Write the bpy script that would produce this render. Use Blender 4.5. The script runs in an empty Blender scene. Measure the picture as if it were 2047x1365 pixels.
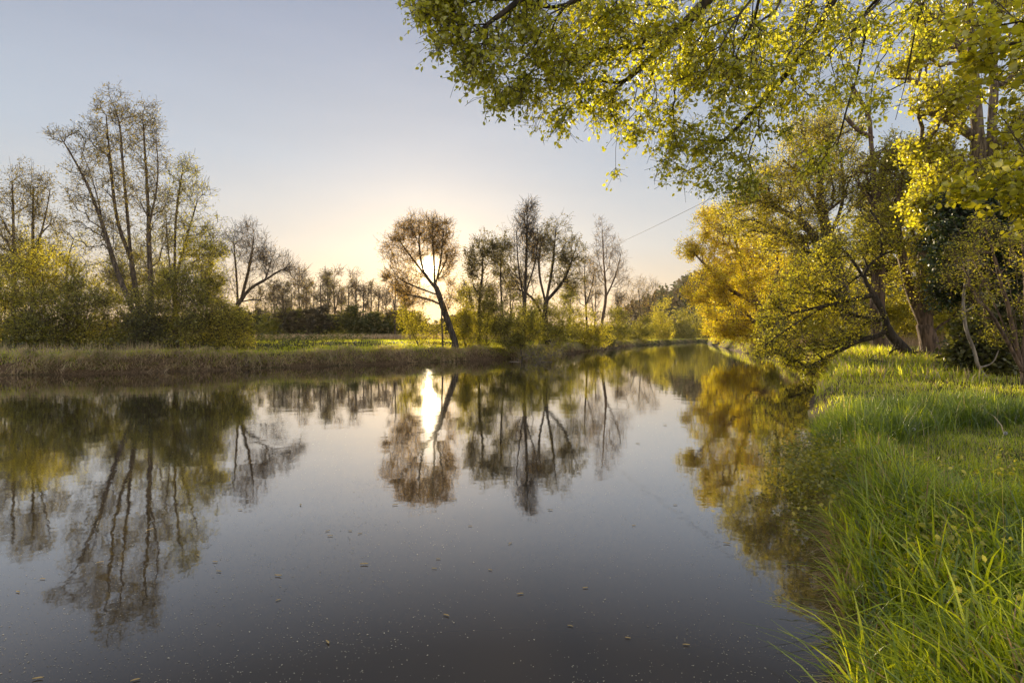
import bpy, math, time
import numpy as np
from mathutils import Vector
T0 = time.time()
rng = np.random.default_rng(7)
S = bpy.context.scene
COL = S.collection
F, CX, HY, H = 1137.0, 1023.5, 670.0, 2.2          # focal length in photo pixels, centre column, horizon row, eye height


def P(px, py, d):
    return np.array([(px - CX) / F * d, d, H - (py - HY) / F * d])


def W(px, py):                                     # a waterline pixel turned into ground coordinates
    d = H * F / (py - HY)
    return ((px - CX) / F * d, d)


# ------------------------------------------------------------------ river and terrain
LB = [(-400, -6), (-120, 10), (-60, 24)] + [W(*p) for p in [(-400, 758), (-150, 754), (0, 750), (200, 746), (400, 741), (600, 733),
      (750, 728), (900, 723), (1040, 716), (1120, 709), (1180, 702), (1250, 693), (1300, 688.5), (1390, 683.5)]] + [(110, 255), (190, 290), (420, 330)]
RB = [(420, 285), (190, 245), (110, 215), (80, 190)] + [W(*p) for p in [(1412, 686.5), (1425, 689), (1455, 697), (1500, 708), (1545, 720), (1610, 740), (1642, 760),
      (1628, 790), (1614, 830), (1627, 880), (1645, 950), (1655, 1050), (1668, 1150), (1695, 1300), (1705, 1420)]] + [(1.5, 2.55), (0.7, 2.2), (-0.6, 1.75), (-3, 1.2), (-12, -2), (-40, -14), (-120, -24), (-400, -40)]
LB, RB = np.array(LB), np.array(RB)
POLY = np.concatenate([LB, RB])


def segdist(x, y, L):
    best = np.full(x.shape, 1e9)
    for a, b in zip(L[:-1], L[1:]):
        d = b - a
        t = np.clip(((x - a[0]) * d[0] + (y - a[1]) * d[1]) / (d @ d), 0, 1)
        best = np.minimum(best, np.hypot(x - a[0] - t * d[0], y - a[1] - t * d[1]))
    return best


def inside(x, y):
    c = np.zeros(x.shape, bool)
    n = len(POLY)
    for i in range(n):
        x1, y1 = POLY[i]; x2, y2 = POLY[(i + 1) % n]
        if y1 == y2: continue
        m = ((y1 > y) != (y2 > y)) & (x < (x2 - x1) * (y - y1) / (y2 - y1) + x1)
        c ^= m
    return c


def sm(t):
    t = np.clip(t, 0, 1); return t * t * (3 - 2 * t)


def vnoise(x, y, s, seed=0):
    x = x / s; y = y / s
    xi = np.floor(x); yi = np.floor(y); fx = sm(x - xi); fy = sm(y - yi)
    def hsh(a, b):
        v = np.sin(a * 127.1 + b * 311.7 + seed * 74.7) * 43758.5453
        return v - np.floor(v)
    return (hsh(xi, yi) * (1 - fx) + hsh(xi + 1, yi) * fx) * (1 - fy) + (hsh(xi, yi + 1) * (1 - fx) + hsh(xi + 1, yi + 1) * fx) * fy - .5


def ground(x, y, full=False):
    x = np.asarray(x, float); y = np.asarray(y, float)
    dl = segdist(x, y, LB); dr = segdist(x, y, RB)
    w = inside(x, y)
    jag = vnoise(x, y, 1.1, 3) * .5 + vnoise(x, y, 3.3, 7) * .8
    hl = .92 * sm((dl + jag * .8) / .95) + .62 * sm((dl - .7) / 9) + .24 * vnoise(x, y, 3.2, 1) * sm(dl / .6) + .1 * vnoise(x, y, 1, 2) * sm(dl)
    hr = (0.42 + .1 * sm((dr - 1) / 3) + .75 * sm((y - 9) / 30)) * sm((dr + jag * .3) / .8) + .10 * vnoise(x, y, 3, 4) * sm(dr / 2) + .05 * vnoise(x, y, .8, 5)
    land = np.where(dl < dr, hl, hr)
    # wooded hill far to the right and gentle rise at the back
    hill = 36 * np.exp(-(((x - 150) / 60) ** 2 + ((y - 365) / 70) ** 2)) + 16 * np.exp(-(((x - 260) / 90) ** 2 + ((y - 380) / 90) ** 2))
    land = land + np.where(y > 240, hill * sm((y - 250) / 60), 0)
    bed = -0.7 * sm(np.minimum(dl, dr) / 1.5) - .02
    h = np.where(w, bed, np.maximum(land, .02))
    if full:
        return h, w, dl, dr
    return h


# ------------------------------------------------------------------ mesh helpers
def tag(o, label=None, cat=None, group=None, kind=None):
    if label: o['label'] = label
    if cat: o['category'] = cat
    if group: o['group'] = group
    if kind: o['kind'] = kind
    return o


def mk(name, v, faces, mats, mi=None, parent=None, smooth=False, loc=None):
    """faces: list of int arrays (n x 3 or n x 4)"""
    me = bpy.data.meshes.new(name)
    v = np.asarray(v, np.float32)
    if loc is not None: v = v - np.asarray(loc, np.float32)
    faces = [f for f in faces if len(f)]
    idx = np.concatenate([f.ravel() for f in faces]).astype(np.int32)
    tot = np.concatenate([np.full(len(f), f.shape[1], np.int32) for f in faces])
    st = np.concatenate([[0], np.cumsum(tot)[:-1]]).astype(np.int32)
    me.vertices.add(len(v)); me.vertices.foreach_set('co', v.ravel())
    me.loops.add(len(idx)); me.loops.foreach_set('vertex_index', idx)
    me.polygons.add(len(tot)); me.polygons.foreach_set('loop_start', st); me.polygons.foreach_set('loop_total', tot)
    if mi is not None: me.polygons.foreach_set('material_index', np.asarray(mi, np.int32))
    if smooth: me.polygons.foreach_set('use_smooth', np.ones(len(tot), bool))
    for m in (mats if isinstance(mats, (list, tuple)) else [mats]): me.materials.append(m)
    me.update(calc_edges=True)
    o = bpy.data.objects.new(name, me); COL.objects.link(o)
    if parent is not None: o.parent = parent
    elif loc is not None: o.location = loc
    return o


def empty(name, loc):
    o = bpy.data.objects.new(name, None); COL.objects.link(o); o.location = loc; o.empty_display_size = .3
    return o


def norm(a):
    return a / np.maximum(np.linalg.norm(a, axis=-1, keepdims=True), 1e-9)


# ------------------------------------------------------------------ materials
def newmat(name):
    m = bpy.data.materials.new(name); m.use_nodes = True
    nt = m.node_tree; nt.nodes.clear()
    return m, nt, nt.nodes.new, nt.links.new


LG = 1.3
def leafmat(name, c1, c2, trans=.5, gloss=.06, rough=.45, tcol=None, tgain=1.6):
    """thin leaf: reflects, and lets light through from behind; the tint differs from leaf to leaf"""
    c1 = tuple(min(.8, c * LG * .62) for c in c1); c2 = tuple(min(.8, c * LG * 1.06) for c in c2)
    m, nt, N, L = newmat(name)
    out = N('ShaderNodeOutputMaterial'); geo = N('ShaderNodeNewGeometry')
    mix = N('ShaderNodeMix'); mix.data_type = 'RGBA'
    mix.inputs[6].default_value = (*c1, 1); mix.inputs[7].default_value = (*c2, 1)
    tc = N('ShaderNodeTexCoord'); nz = N('ShaderNodeTexNoise'); nz.inputs['Scale'].default_value = .9
    L(tc.outputs['Object'], nz.inputs['Vector'])
    ma = N('ShaderNodeMath'); ma.operation = 'MULTIPLY_ADD'; ma.inputs[1].default_value = .65; 
    L(geo.outputs['Random Per Island'], ma.inputs[0])
    mb = N('ShaderNodeMath'); mb.operation = 'MULTIPLY_ADD'; mb.inputs[1].default_value = 1.2; mb.inputs[2].default_value = -.42
    L(nz.outputs['Fac'], mb.inputs[0]); L(mb.outputs[0], ma.inputs[2]); ma.use_clamp = True
    L(ma.outputs[0], mix.inputs[0])
    d = N('ShaderNodeBsdfDiffuse'); t = N('ShaderNodeBsdfTranslucent')
    L(mix.outputs[2], d.inputs['Color'])
    if tcol is None: tcol = (1.25, 1.1, .35)
    vm = N('ShaderNodeMix'); vm.data_type = 'RGBA'; vm.blend_type = 'MULTIPLY'; vm.inputs[0].default_value = 1
    vm.inputs[7].default_value = (tcol[0] * tgain, tcol[1] * tgain, tcol[2] * tgain, 1); vm.clamp_result = True
    L(mix.outputs[2], vm.inputs[6]); L(vm.outputs[2], t.inputs['Color'])
    a = N('ShaderNodeMixShader'); a.inputs[0].default_value = trans
    L(d.outputs[0], a.inputs[1]); L(t.outputs[0], a.inputs[2])
    g = N('ShaderNodeBsdfGlossy'); g.inputs['Roughness'].default_value = rough; g.inputs['Color'].default_value = (.8, .8, .8, 1)
    b = N('ShaderNodeMixShader'); b.inputs[0].default_value = gloss
    L(a.outputs[0], b.inputs[1]); L(g.outputs[0], b.inputs[2]); L(b.outputs[0], out.inputs[0])
    return m


def barkmat(name, c1, c2, scale=6):
    m, nt, N, L = newmat(name)
    out = N('ShaderNodeOutputMaterial'); b = N('ShaderNodeBsdfPrincipled'); b.inputs['Roughness'].default_value = .9
    tc = N('ShaderNodeTexCoord'); mp = N('ShaderNodeMapping'); mp.inputs['Scale'].default_value = (scale, scale, scale * .18)
    nz = N('ShaderNodeTexNoise'); nz.inputs['Scale'].default_value = 1.5; nz.inputs['Detail'].default_value = 6
    L(tc.outputs['Object'], mp.inputs['Vector']); L(mp.outputs[0], nz.inputs['Vector'])
    r = N('ShaderNodeValToRGB'); r.color_ramp.elements[0].position = .38; r.color_ramp.elements[1].position = .62
    r.color_ramp.elements[0].color = (*c1, 1); r.color_ramp.elements[1].color = (*c2, 1)
    L(nz.outputs['Fac'], r.inputs[0]); L(r.outputs[0], b.inputs['Base Color'])
    bp = N('ShaderNodeBump'); bp.inputs['Strength'].default_value = .9; bp.inputs['Distance'].default_value = .05
    L(nz.outputs['Fac'], bp.inputs['Height']); L(bp.outputs[0], b.inputs['Normal']); L(b.outputs[0], out.inputs[0])
    return m


M = {}
M['bark'] = barkmat('grey_brown_bark', (.045, .034, .026), (.17, .135, .105))
M['bark_dark'] = barkmat('dark_wet_bark', (.022, .018, .014), (.085, .067, .052))
M['bark_warm'] = barkmat('reddish_bark', (.055, .036, .024), (.19, .125, .085))
M['bark_big'] = barkmat('furrowed_bark', (.07, .05, .036), (.24, .19, .145), 9)
M['dead'] = barkmat('bleached_dead_wood', (.16, .13, .10), (.36, .31, .25))
M['alder'] = leafmat('alder_leaf', (.09, .085, .03), (.16, .14, .045), .5)
M['shrub'] = leafmat('shrub_leaf', (.12, .145, .025), (.26, .25, .04), .5)
M['shrub_yellow'] = leafmat('young_shrub_leaf', (.20, .22, .03), (.40, .37, .045), .55)
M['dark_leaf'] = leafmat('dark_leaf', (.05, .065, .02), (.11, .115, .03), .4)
M['willow_gold'] = leafmat('golden_willow_leaf', (.36, .29, .02), (.58, .46, .035), .55, tcol=(1.2, 1.08, .3))
M['willow'] = leafmat('willow_leaf', (.22, .23, .03), (.43, .40, .045), .55)
M['maple'] = leafmat('maple_leaf', (.13, .165, .025), (.36, .35, .04), .55)
M['beech'] = leafmat('beech_leaf', (.21, .28, .03), (.48, .47, .05), .58, .09, .35)
M['beech_big'] = leafmat('lime_leaf', (.27, .30, .03), (.44, .43, .05), .55, .09, .35)
M['yew'] = leafmat('yew_needle', (.015, .03, .012), (.04, .06, .02), .2)
M['hill'] = leafmat('hill_wood_leaf', (.03, .035, .022), (.09, .07, .035), .15)
M['bud'] = leafmat('brown_bud', (.24, .15, .05), (.42, .29, .08), .55)
M['grass'] = leafmat('tall_grass_blade', (.10, .18, .010), (.40, .47, .032), .52, .06, .35, tgain=1.5)
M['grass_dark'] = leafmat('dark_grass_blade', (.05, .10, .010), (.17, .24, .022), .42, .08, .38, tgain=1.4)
M['meadow'] = leafmat('meadow_blade', (.34, .40, .03), (.58, .58, .05), .6)
M['straw'] = leafmat('dry_straw', (.32, .23, .13), (.62, .47, .29), .35, tcol=(1.1, .95, .7), tgain=1.2)
M['reed'] = leafmat('dry_reed', (.30, .20, .11), (.50, .36, .2), .35, tcol=(1.1, .9, .6), tgain=1.2)
M['litter'] = leafmat('fallen_leaf', (.28, .17, .06), (.62, .43, .16), .2, tcol=(1, .9, .6), tgain=1)
M['speck'] = leafmat('pollen_speck', (.2, .16, .10), (.62, .54, .40), .1, tcol=(1, 1, 1), tgain=1)
M['petal'] = leafmat('yellow_petal', (.75, .55, .02), (.85, .68, .03), .3, tcol=(1, 1, .6), tgain=1)
M['clock'] = leafmat('seed_fluff', (.7, .7, .66), (.85, .85, .8), .4, tcol=(1, 1, 1), tgain=1)


def metalmat():
    m, nt, N, L = newmat('steel_cable'); out = N('ShaderNodeOutputMaterial'); b = N('ShaderNodeBsdfPrincipled')
    nz = N('ShaderNodeTexNoise'); nz.inputs['Scale'].default_value = 40; r = N('ShaderNodeValToRGB')
    r.color_ramp.elements[0].color = (.06, .055, .05, 1); r.color_ramp.elements[1].color = (.12, .11, .10, 1)
    L(nz.outputs[0], r.inputs[0]); L(r.outputs[0], b.inputs['Base Color']); b.inputs['Roughness'].default_value = .5; L(b.outputs[0], out.inputs[0]); return m
M['cable'] = metalmat()


def groundmat():
    m, nt, N, L = newmat('river_meadow_soil'); out = N('ShaderNodeOutputMaterial'); b = N('ShaderNodeBsdfPrincipled'); b.inputs['Roughness'].default_value = 1
    b.inputs['Specular IOR Level'].default_value = .1
    tc = N('ShaderNodeTexCoord'); geo = N('ShaderNodeNewGeometry')
    n1 = N('ShaderNodeTexNoise'); n1.inputs['Scale'].default_value = .8; n1.inputs['Detail'].default_value = 8
    n2 = N('ShaderNodeTexNoise'); n2.inputs['Scale'].default_value = 9; n2.inputs['Detail'].default_value = 5
    L(tc.outputs['Object'], n1.inputs['Vector']); L(tc.outputs['Object'], n2.inputs['Vector'])
    g = N('ShaderNodeValToRGB'); g.color_ramp.elements[0].color = (.022, .030, .010, 1); g.color_ramp.elements[1].color = (.09, .085, .03, 1)
    g.color_ramp.elements[0].position = .3; g.color_ramp.elements[1].position = .7; L(n2.outputs[0], g.inputs[0])
    s = N('ShaderNodeValToRGB'); s.color_ramp.elements[0].color = (.045, .030, .018, 1); s.color_ramp.elements[1].color = (.17, .12, .075, 1)
    s.color_ramp.elements[0].position = .3; s.color_ramp.elements[1].position = .7; L(n2.outputs[0], s.inputs[0])
    sx = N('ShaderNodeSeparateXYZ'); L(geo.outputs['Normal'], sx.inputs[0])
    mr = N('ShaderNodeMapRange'); mr.inputs[1].default_value = .96; mr.inputs[2].default_value = .80; L(sx.outputs[2], mr.inputs[0])
    m2 = N('ShaderNodeMapRange'); m2.inputs[1].default_value = .54; m2.inputs[2].default_value = .66; m2.inputs[4].default_value = .7; L(n1.outputs[0], m2.inputs[0])
    mx = N('ShaderNodeMath'); mx.operation = 'MAXIMUM'; L(mr.outputs[0], mx.inputs[0]); L(m2.outputs[0], mx.inputs[1])
    mix = N('ShaderNodeMix'); mix.data_type = 'RGBA'; L(mx.outputs[0], mix.inputs[0]); L(g.outputs[0], mix.inputs[6]); L(s.outputs[0], mix.inputs[7])
    L(mix.outputs[2], b.inputs['Base Color'])
    bp = N('ShaderNodeBump'); bp.inputs['Strength'].default_value = .6; bp.inputs['Distance'].default_value = .06; L(n2.outputs[0], bp.inputs['Height']); L(bp.outputs[0], b.inputs['Normal'])
    L(b.outputs[0], out.inputs[0]); return m


def watermat():
    m, nt, N, L = newmat('slow_river_water'); out = N('ShaderNodeOutputMaterial')
    tc = N('ShaderNodeTexCoord')
    fr = N('ShaderNodeFresnel'); fr.inputs['IOR'].default_value = 1.5
    gl = N('ShaderNodeBsdfGlossy'); gl.inputs['Color'].default_value = (.95, .95, .95, 1)
    n3 = N('ShaderNodeTexNoise'); n3.inputs['Scale'].default_value = .09; n3.inputs['Detail'].default_value = 4; L(tc.outputs['Object'], n3.inputs['Vector'])
    rr = N('ShaderNodeMapRange'); rr.inputs[1].default_value = .35; rr.inputs[2].default_value = .65; rr.inputs[3].default_value = .014; rr.inputs[4].default_value = .045
    L(n3.outputs[0], rr.inputs[0]); L(rr.outputs[0], gl.inputs['Roughness'])
    di = N('ShaderNodeBsdfDiffuse'); di.inputs['Color'].default_value = (.040, .031, .020, 1)
    n1 = N('ShaderNodeTexNoise'); n1.inputs['Scale'].default_value = 1.3; n1.inputs['Detail'].default_value = 3
    n2 = N('ShaderNodeTexNoise'); n2.inputs['Scale'].default_value = 9; n2.inputs['Detail'].default_value = 2
    L(tc.outputs['Object'], n1.inputs['Vector']); L(tc.outputs['Object'], n2.inputs['Vector'])
    ad = N('ShaderNodeMath'); ad.operation = 'MULTIPLY_ADD'; ad.inputs[1].default_value = .12; L(n2.outputs[0], ad.inputs[0]); L(n1.outputs[0], ad.inputs[2])
    bp = N('ShaderNodeBump'); bp.inputs['Strength'].default_value = 1; bp.inputs['Distance'].default_value = .003
    L(ad.outputs[0], bp.inputs['Height'])
    L(bp.outputs[0], gl.inputs['Normal'])
    fr.inputs['IOR'].default_value = 1.33; rp = N('ShaderNodeValToRGB'); e_ = rp.color_ramp
    pts_ = [(0, .02), (.03, .03), (.065, .065), (.12, .25), (.19, .45), (.29, .62), (.5, .80), (1, 1)]
    while len(e_.elements) < len(pts_): e_.elements.new(.5)
    for a_, (p_, v_) in zip(e_.elements, pts_): a_.position = p_; a_.color = (v_, v_, v_, 1)
    L(fr.outputs[0], rp.inputs[0])
    mx = N('ShaderNodeMixShader'); L(rp.outputs[0], mx.inputs[0]); L(di.outputs[0], mx.inputs[1]); L(gl.outputs[0], mx.inputs[2]); L(mx.outputs[0], out.inputs[0])
    return m


M['ground'] = groundmat(); M['water'] = watermat()

# ------------------------------------------------------------------ ground and river
def axis(parts):
    return np.unique(np.round(np.concatenate([np.arange(*p) for p in parts]), 4))
gx = axis([(-1500, -200, 60), (-200, -60, 6), (-60, -30, 1), (-30, 30, .33), (30, 60, .8), (60, 300, 4), (300, 1501, 60)])
gy = axis([(-60, -6, 6), (-6, 62, .33), (62, 120, 1), (120, 420, 5), (420, 1801, 60)])
X, Y = np.meshgrid(gx, gy)
Z = ground(X, Y)
nx, ny = len(gx), len(gy)
ii = (np.arange(ny - 1)[:, None] * nx + np.arange(nx - 1)[None]).ravel()
tag(mk('ground', np.stack([X, Y, Z], -1).reshape(-1, 3), [np.stack([ii, ii + 1, ii + nx + 1, ii + nx], 1)], M['ground'], smooth=True), kind='structure')
wv = np.array([[-1400, -55, 0], [1400, -55, 0], [1400, 1500, 0], [-1400, 1500, 0]], float)
tag(mk('river_water', wv, [np.array([[0, 1, 2, 3]])], M['water']), kind='structure')

# ------------------------------------------------------------------ growing trees
def tubes(pos, par, rad, order_main):
    """rings shared along each chain; returns verts, quads for thick and thin wood together with a radius per quad"""
    V, Q, RQ = [], [], []
    n = len(pos); off = 0
    e = np.arange(n); has = par >= 0
    dirv = np.zeros_like(pos); dirv[has] = norm(pos[has] - pos[par[has]])
    md = dirv.copy()
    mc = order_main
    w = mc >= 0
    md[w] = norm(dirv[w] + dirv[mc[w]] + 1e-6)
    thick = rad > .035
    for cls, k in ((True, 8), (False, 3)):
        E = e[has & (thick == cls)]
        if not len(E): continue
        ang = np.arange(k) / k * 2 * math.pi
        def ring(idx, dv, r):
            ref = np.tile([[.93, .31, .2]], (len(idx), 1)); ref[np.abs((ref * dv).sum(1)) > .97] = (.1, .95, .3)
            u = norm(np.cross(dv, ref)); v_ = np.cross(dv, u)
            return pos[idx][:, None] + r[:, None, None] * (u[:, None] * np.cos(ang)[None, :, None] + v_[:, None] * np.sin(ang)[None, :, None])
        endv = ring(E, md[E], rad[E])
        rid = np.full(n, -1); rid[E] = np.arange(len(E))
        p = par[E]
        share = (mc[p] == E) & (rid[p] >= 0)
        sidx = np.where(share, rid[p], -1)
        new = ~share
        sv = ring(p[new], dirv[E[new]], np.where(mc[p[new]] == E[new], np.minimum(rad[p[new]], rad[E[new]] * 1.5), rad[E[new]] * 1.1))
        sidx[new] = len(E) + np.arange(new.sum())
        allv = np.concatenate([endv, sv]).reshape(-1, 3)
        a = sidx[:, None] * k + np.arange(k)[None]; a2 = sidx[:, None] * k + (np.arange(k)[None] + 1) % k
        b = np.arange(len(E))[:, None] * k + np.arange(k)[None]; b2 = np.arange(len(E))[:, None] * k + (np.arange(k)[None] + 1) % k
        Q.append(np.stack([a, a2, b2, b], -1).reshape(-1, 4) + off); RQ.append(np.repeat(rad[E], k)); V.append(allv); off += len(allv)
    return np.concatenate(V), np.concatenate(Q), np.concatenate(RQ)


LEAF6 = np.array([[0, 0, 0], [.34, .27, .07], [.74, .22, .06], [1, 0, -.06], [.74, -.22, .06], [.34, -.27, .07]])
def leaves(c, size, shape='kite', droop=.0, flat=.5, R=None, aspect=.5):
    """leaf faces at points c"""
    R = R or rng
    n = len(c)
    a = norm(R.normal(size=(n, 3)) * [1, 1, .6] + [0, 0, -droop])
    up = norm(R.normal(size=(n, 3)) * (1 - flat) + np.array([0, 0, 1]) * flat * 1.2)
    b = norm(np.cross(up, a)); nn = np.cross(a, b)
    s = size * R.uniform(.5, 1.4, n)
    if shape == 'leaf6':
        L6 = LEAF6 * [1, aspect / .5, 1]
        v = c[:, None] + s[:, None, None] * (L6[None, :, :1] * a[:, None] + L6[None, :, 1:2] * b[:, None] + L6[None, :, 2:] * nn[:, None])
        k = np.arange(n)[:, None] * 6
        return v.reshape(-1, 3), np.concatenate([k + [0, 5, 4, 3], k + [0, 3, 2, 1]]), n * 2
    L4 = np.array([[0, 0], [.45, aspect * .5], [1, 0], [.5, -aspect * .5]])
    v = c[:, None] + s[:, None, None] * (L4[None, :, :1] * a[:, None] + L4[None, :, 1:] * b[:, None])
    return v.reshape(-1, 3), np.arange(n)[:, None] * 4 + np.arange(4)[None], n


def blobpts(blobs, d, n, R, shell=.0, clump=.75):
    w = np.array([b[4] * 1.0 for b in blobs]); cnt = R.multinomial(n, w / w.sum())
    out = []
    for b, k in zip(blobs, cnt):
        px, py, rx, ry = b[:4]; dd = b[5] if len(b) > 5 else 0; D = d + dd
        rd = b[6] if len(b) > 6 else max(rx, 12) / F * D * .8
        q = norm(R.normal(size=(k, 3))) * (R.uniform(shell, 1, (k, 1)) ** (1 / 2.4))
        c = P(px, py, D)
        if k > 6:                                   # gather the shoots into clumps with gaps between them
            m_ = max(5, k // 11); sc = norm(R.normal(size=(m_, 3))) * (R.uniform(.1, 1.1, (m_, 1)) ** .45); own = R.integers(0, m_, k)
            cl_ = R.uniform(size=(k, 1)) < clump; q = np.where(cl_, sc[own] + R.normal(size=(k, 3)) * R.uniform(.08, .24, (m_, 1))[own], q)
        out.append(c + q * [rx / F * D, rd, ry / F * D])
    return np.concatenate(out)


def tree(name, label, cat, d, limbs, blobs, nt, leaf='alder', nleaf=6, lsize=.12, R0=.25, r0=.008, twigs=3, tl=.5, alpha=.55, wood='bark', group=None,
         shape='kite', droop=.3, flat=.5, up=.15, seed=1, step=.35, spread=.12, grounded=True, aspect=.5, wob=.06, hang=0., fine=.028, ext=None, nojoin=0, joinz=0.0, minr=0.0, clump=.75, dens=1.0, root_flare=True):
    R = np.random.default_rng(seed)
    pos, par = [], []
    def add_line(pts, parent):
        last = parent
        prev = pos[parent] if parent >= 0 else None
        for p in pts:
            if prev is None:
                pos.append(p); par.append(-1); last = len(pos) - 1; prev = p; continue
            L_ = np.linalg.norm(p - prev); k = max(1, int(L_ / (step * 1.3)))
            for j in range(1, k + 1):
                q = prev + (p - prev) * j / k
                if j < k: q = q + R.normal(size=3) * wob * min(L_, 1.5) * .5
                pos.append(q); par.append(last); last = len(pos) - 1
            prev = p
    for li, l in enumerate(limbs):
        pts = [P(q[0], q[1], d + (q[2] if len(q) > 2 else 0)) for q in l]
        # smooth the control polyline
        if len(pts) > 2:
            for _ in range(2):
                np_ = [pts[0]]
                for a, b in zip(pts[:-1], pts[1:]): np_ += [a * .75 + b * .25, a * .25 + b * .75]
                pts = np_ + [pts[-1]]
        if li == 0:
            if grounded: pts[0][2] = float(ground(pts[0][0], pts[0][1])) - .12
            add_line(pts, -1)
        else:
            A = np.array(pos); j = int(np.argmin(((A - pts[0]) ** 2).sum(1))); add_line(pts, j)
        if li < nojoin: n_free = len(pos)
    n0 = len(pos)
    if nojoin == 0: n_free = 0
    A = blobpts(blobs, d, nt, R, 0, clump) if nt else np.zeros((0, 3))
    cap = n0 + nt * 40 + 100
    Pn = np.zeros((cap, 3)); Pn[:n0] = pos; pr = np.full(cap, -1); pr[:n0] = par
    pl = np.zeros(cap)
    for i in range(n0):
        if pr[i] >= 0: pl[i] = pl[pr[i]] + np.linalg.norm(Pn[i] - Pn[pr[i]])
    n = n0
    jz = Pn[0, 2] + joinz
    tips = []
    if nt:
        dmin = np.sqrt(((A[:, None, :] - Pn[None, :n0:3, :]) ** 2).sum(-1)).min(1)
        for k in np.argsort(dmin):
            a = A[k]; dv = a - Pn[:n]; ds = np.sqrt((dv ** 2).sum(1))
            cs = ds + alpha * pl[:n]; cs[:n_free] = 1e9
            if joinz: cs[:n0][Pn[:n0, 2] < jz] += 50
            j = int(np.argmin(cs)); L_ = ds[j]
            m = max(1, int(L_ / step)); m = min(m, 38)
            pd = Pn[j] - Pn[pr[j]] if pr[j] >= 0 else np.array([0, 0, 1.])
            pd = pd / (np.linalg.norm(pd) + 1e-9)
            c = Pn[j] + (pd * .35 + np.array([0, 0, up - hang * .0])) * L_ * .5 + (a - Pn[j]) * .3
            last = j
            for q in range(1, m + 1):
                t = q / m
                x = (1 - t) ** 2 * Pn[j] + 2 * t * (1 - t) * c + t * t * a
                if q < m: x = x + R.normal(size=3) * step * .1
                Pn[n] = x; pr[n] = last; pl[n] = pl[last] + np.linalg.norm(x - Pn[last]); last = n; n += 1
            tips.append(last)
    tips = np.array(tips, int)
    P0 = Pn[:n].copy(); pr = pr[:n].copy()
    # twigs at every tip
    if len(tips) and twigs:
        tt = np.repeat(tips, twigs); m = len(tt)
        bd = norm(P0[tt] - P0[pr[tt]])
        dv = norm(bd * .7 + R.normal(size=(m, 3)) * .75 + np.array([0, 0, up * 1.5 - hang]))
        ln = tl * R.uniform(.4, 1.2, m)
        q1 = P0[tt] + dv * ln[:, None] * .5 + R.normal(size=(m, 3)) * ln[:, None] * .06
        q2 = q1 + norm(dv + np.array([0, 0, .1 - hang]) + R.normal(size=(m, 3)) * .25) * ln[:, None] * .5
        # start some of the twigs further down the shoot
        P1 = np.concatenate([P0, q1, q2]); par1 = np.concatenate([pr, tt, n + np.arange(m)])
    else:
        P1, par1, m = P0, pr, 0
    N_ = len(P1)
    cnt = np.zeros(N_)
    haschild = np.zeros(N_, bool); haschild[par1[par1 >= 0]] = True
    cnt[~haschild] = 1
    for i in range(N_ - 1, 0, -1):
        if par1[i] >= 0: cnt[par1[i]] += cnt[i]
    rad = np.maximum(r0, R0 * (cnt / cnt[0]) ** (ext or .52)); rad[:n0] = np.maximum(rad[:n0], minr)
    if root_flare and grounded:
        hgt = P1[:, 2] - P1[0, 2]; rad = rad * np.where(np.arange(N_) < n0, 1 + .45 * np.exp(-np.maximum(hgt, 0) / .35) * (rad > R0 * .5), 1)
    mainc = np.full(N_, -1); best = np.zeros(N_)
    for i in range(1, N_):
        p_ = par1[i]
        if p_ >= 0 and cnt[i] > best[p_]: best[p_] = cnt[i]; mainc[p_] = i
    # limbs keep a minimum girth so bare stubs read as wood
    V, Q, RQ = tubes(P1, par1, rad, mainc)
    base = P1[0].copy(); base[2] += .12 if grounded else 0
    root = tag(empty(name, base), label, cat, group)
    tk = RQ > fine
    def sub(Qs):
        u, inv = np.unique(Qs, return_inverse=True); return V[u], inv.reshape(-1, 4)
    if tk.any():
        v, q = sub(Q[tk]); o = mk('trunk', v, [q], M[wood], parent=root, smooth=True, loc=base)
    cv, cq, cm = [], [], []
    off = 0
    if (~tk).any():
        v, q = sub(Q[~tk]); cv.append(v); cq.append(q); cm.append(np.zeros(len(q), int)); off = len(v)
    if nleaf and m:
        ends = np.concatenate([q1, q2]); st = np.concatenate([P0[tt], q1])
        k = int(m * 2 * nleaf / 2 * dens); idx = R.integers(0, len(ends), k); t = R.uniform(0, 1, (k, 1))
        c = st[idx] * (1 - t) + ends[idx] * t + R.normal(size=(k, 3)) * spread
        v, q, nf = leaves(c, lsize, shape, droop, flat, R, aspect)
        cv.append(v); cq.append(q + off); cm.append(np.ones(len(q), int))
    if cv:
        o = mk('crown', np.concatenate(cv), [np.concatenate(cq)], [M[wood], M[leaf]], np.concatenate(cm), parent=root, loc=base)
    return root


def copy_tree(root, loc, rz=0, sc=(1, 1, 1), label=None):
    r = root.copy(); COL.objects.link(r); r.location = loc; r.rotation_euler = (0, 0, rz); r.scale = sc
    if label: r['label'] = label
    for ch in list(root.children):
        c = ch.copy(); COL.objects.link(c); c.parent = r
    return r


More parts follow.
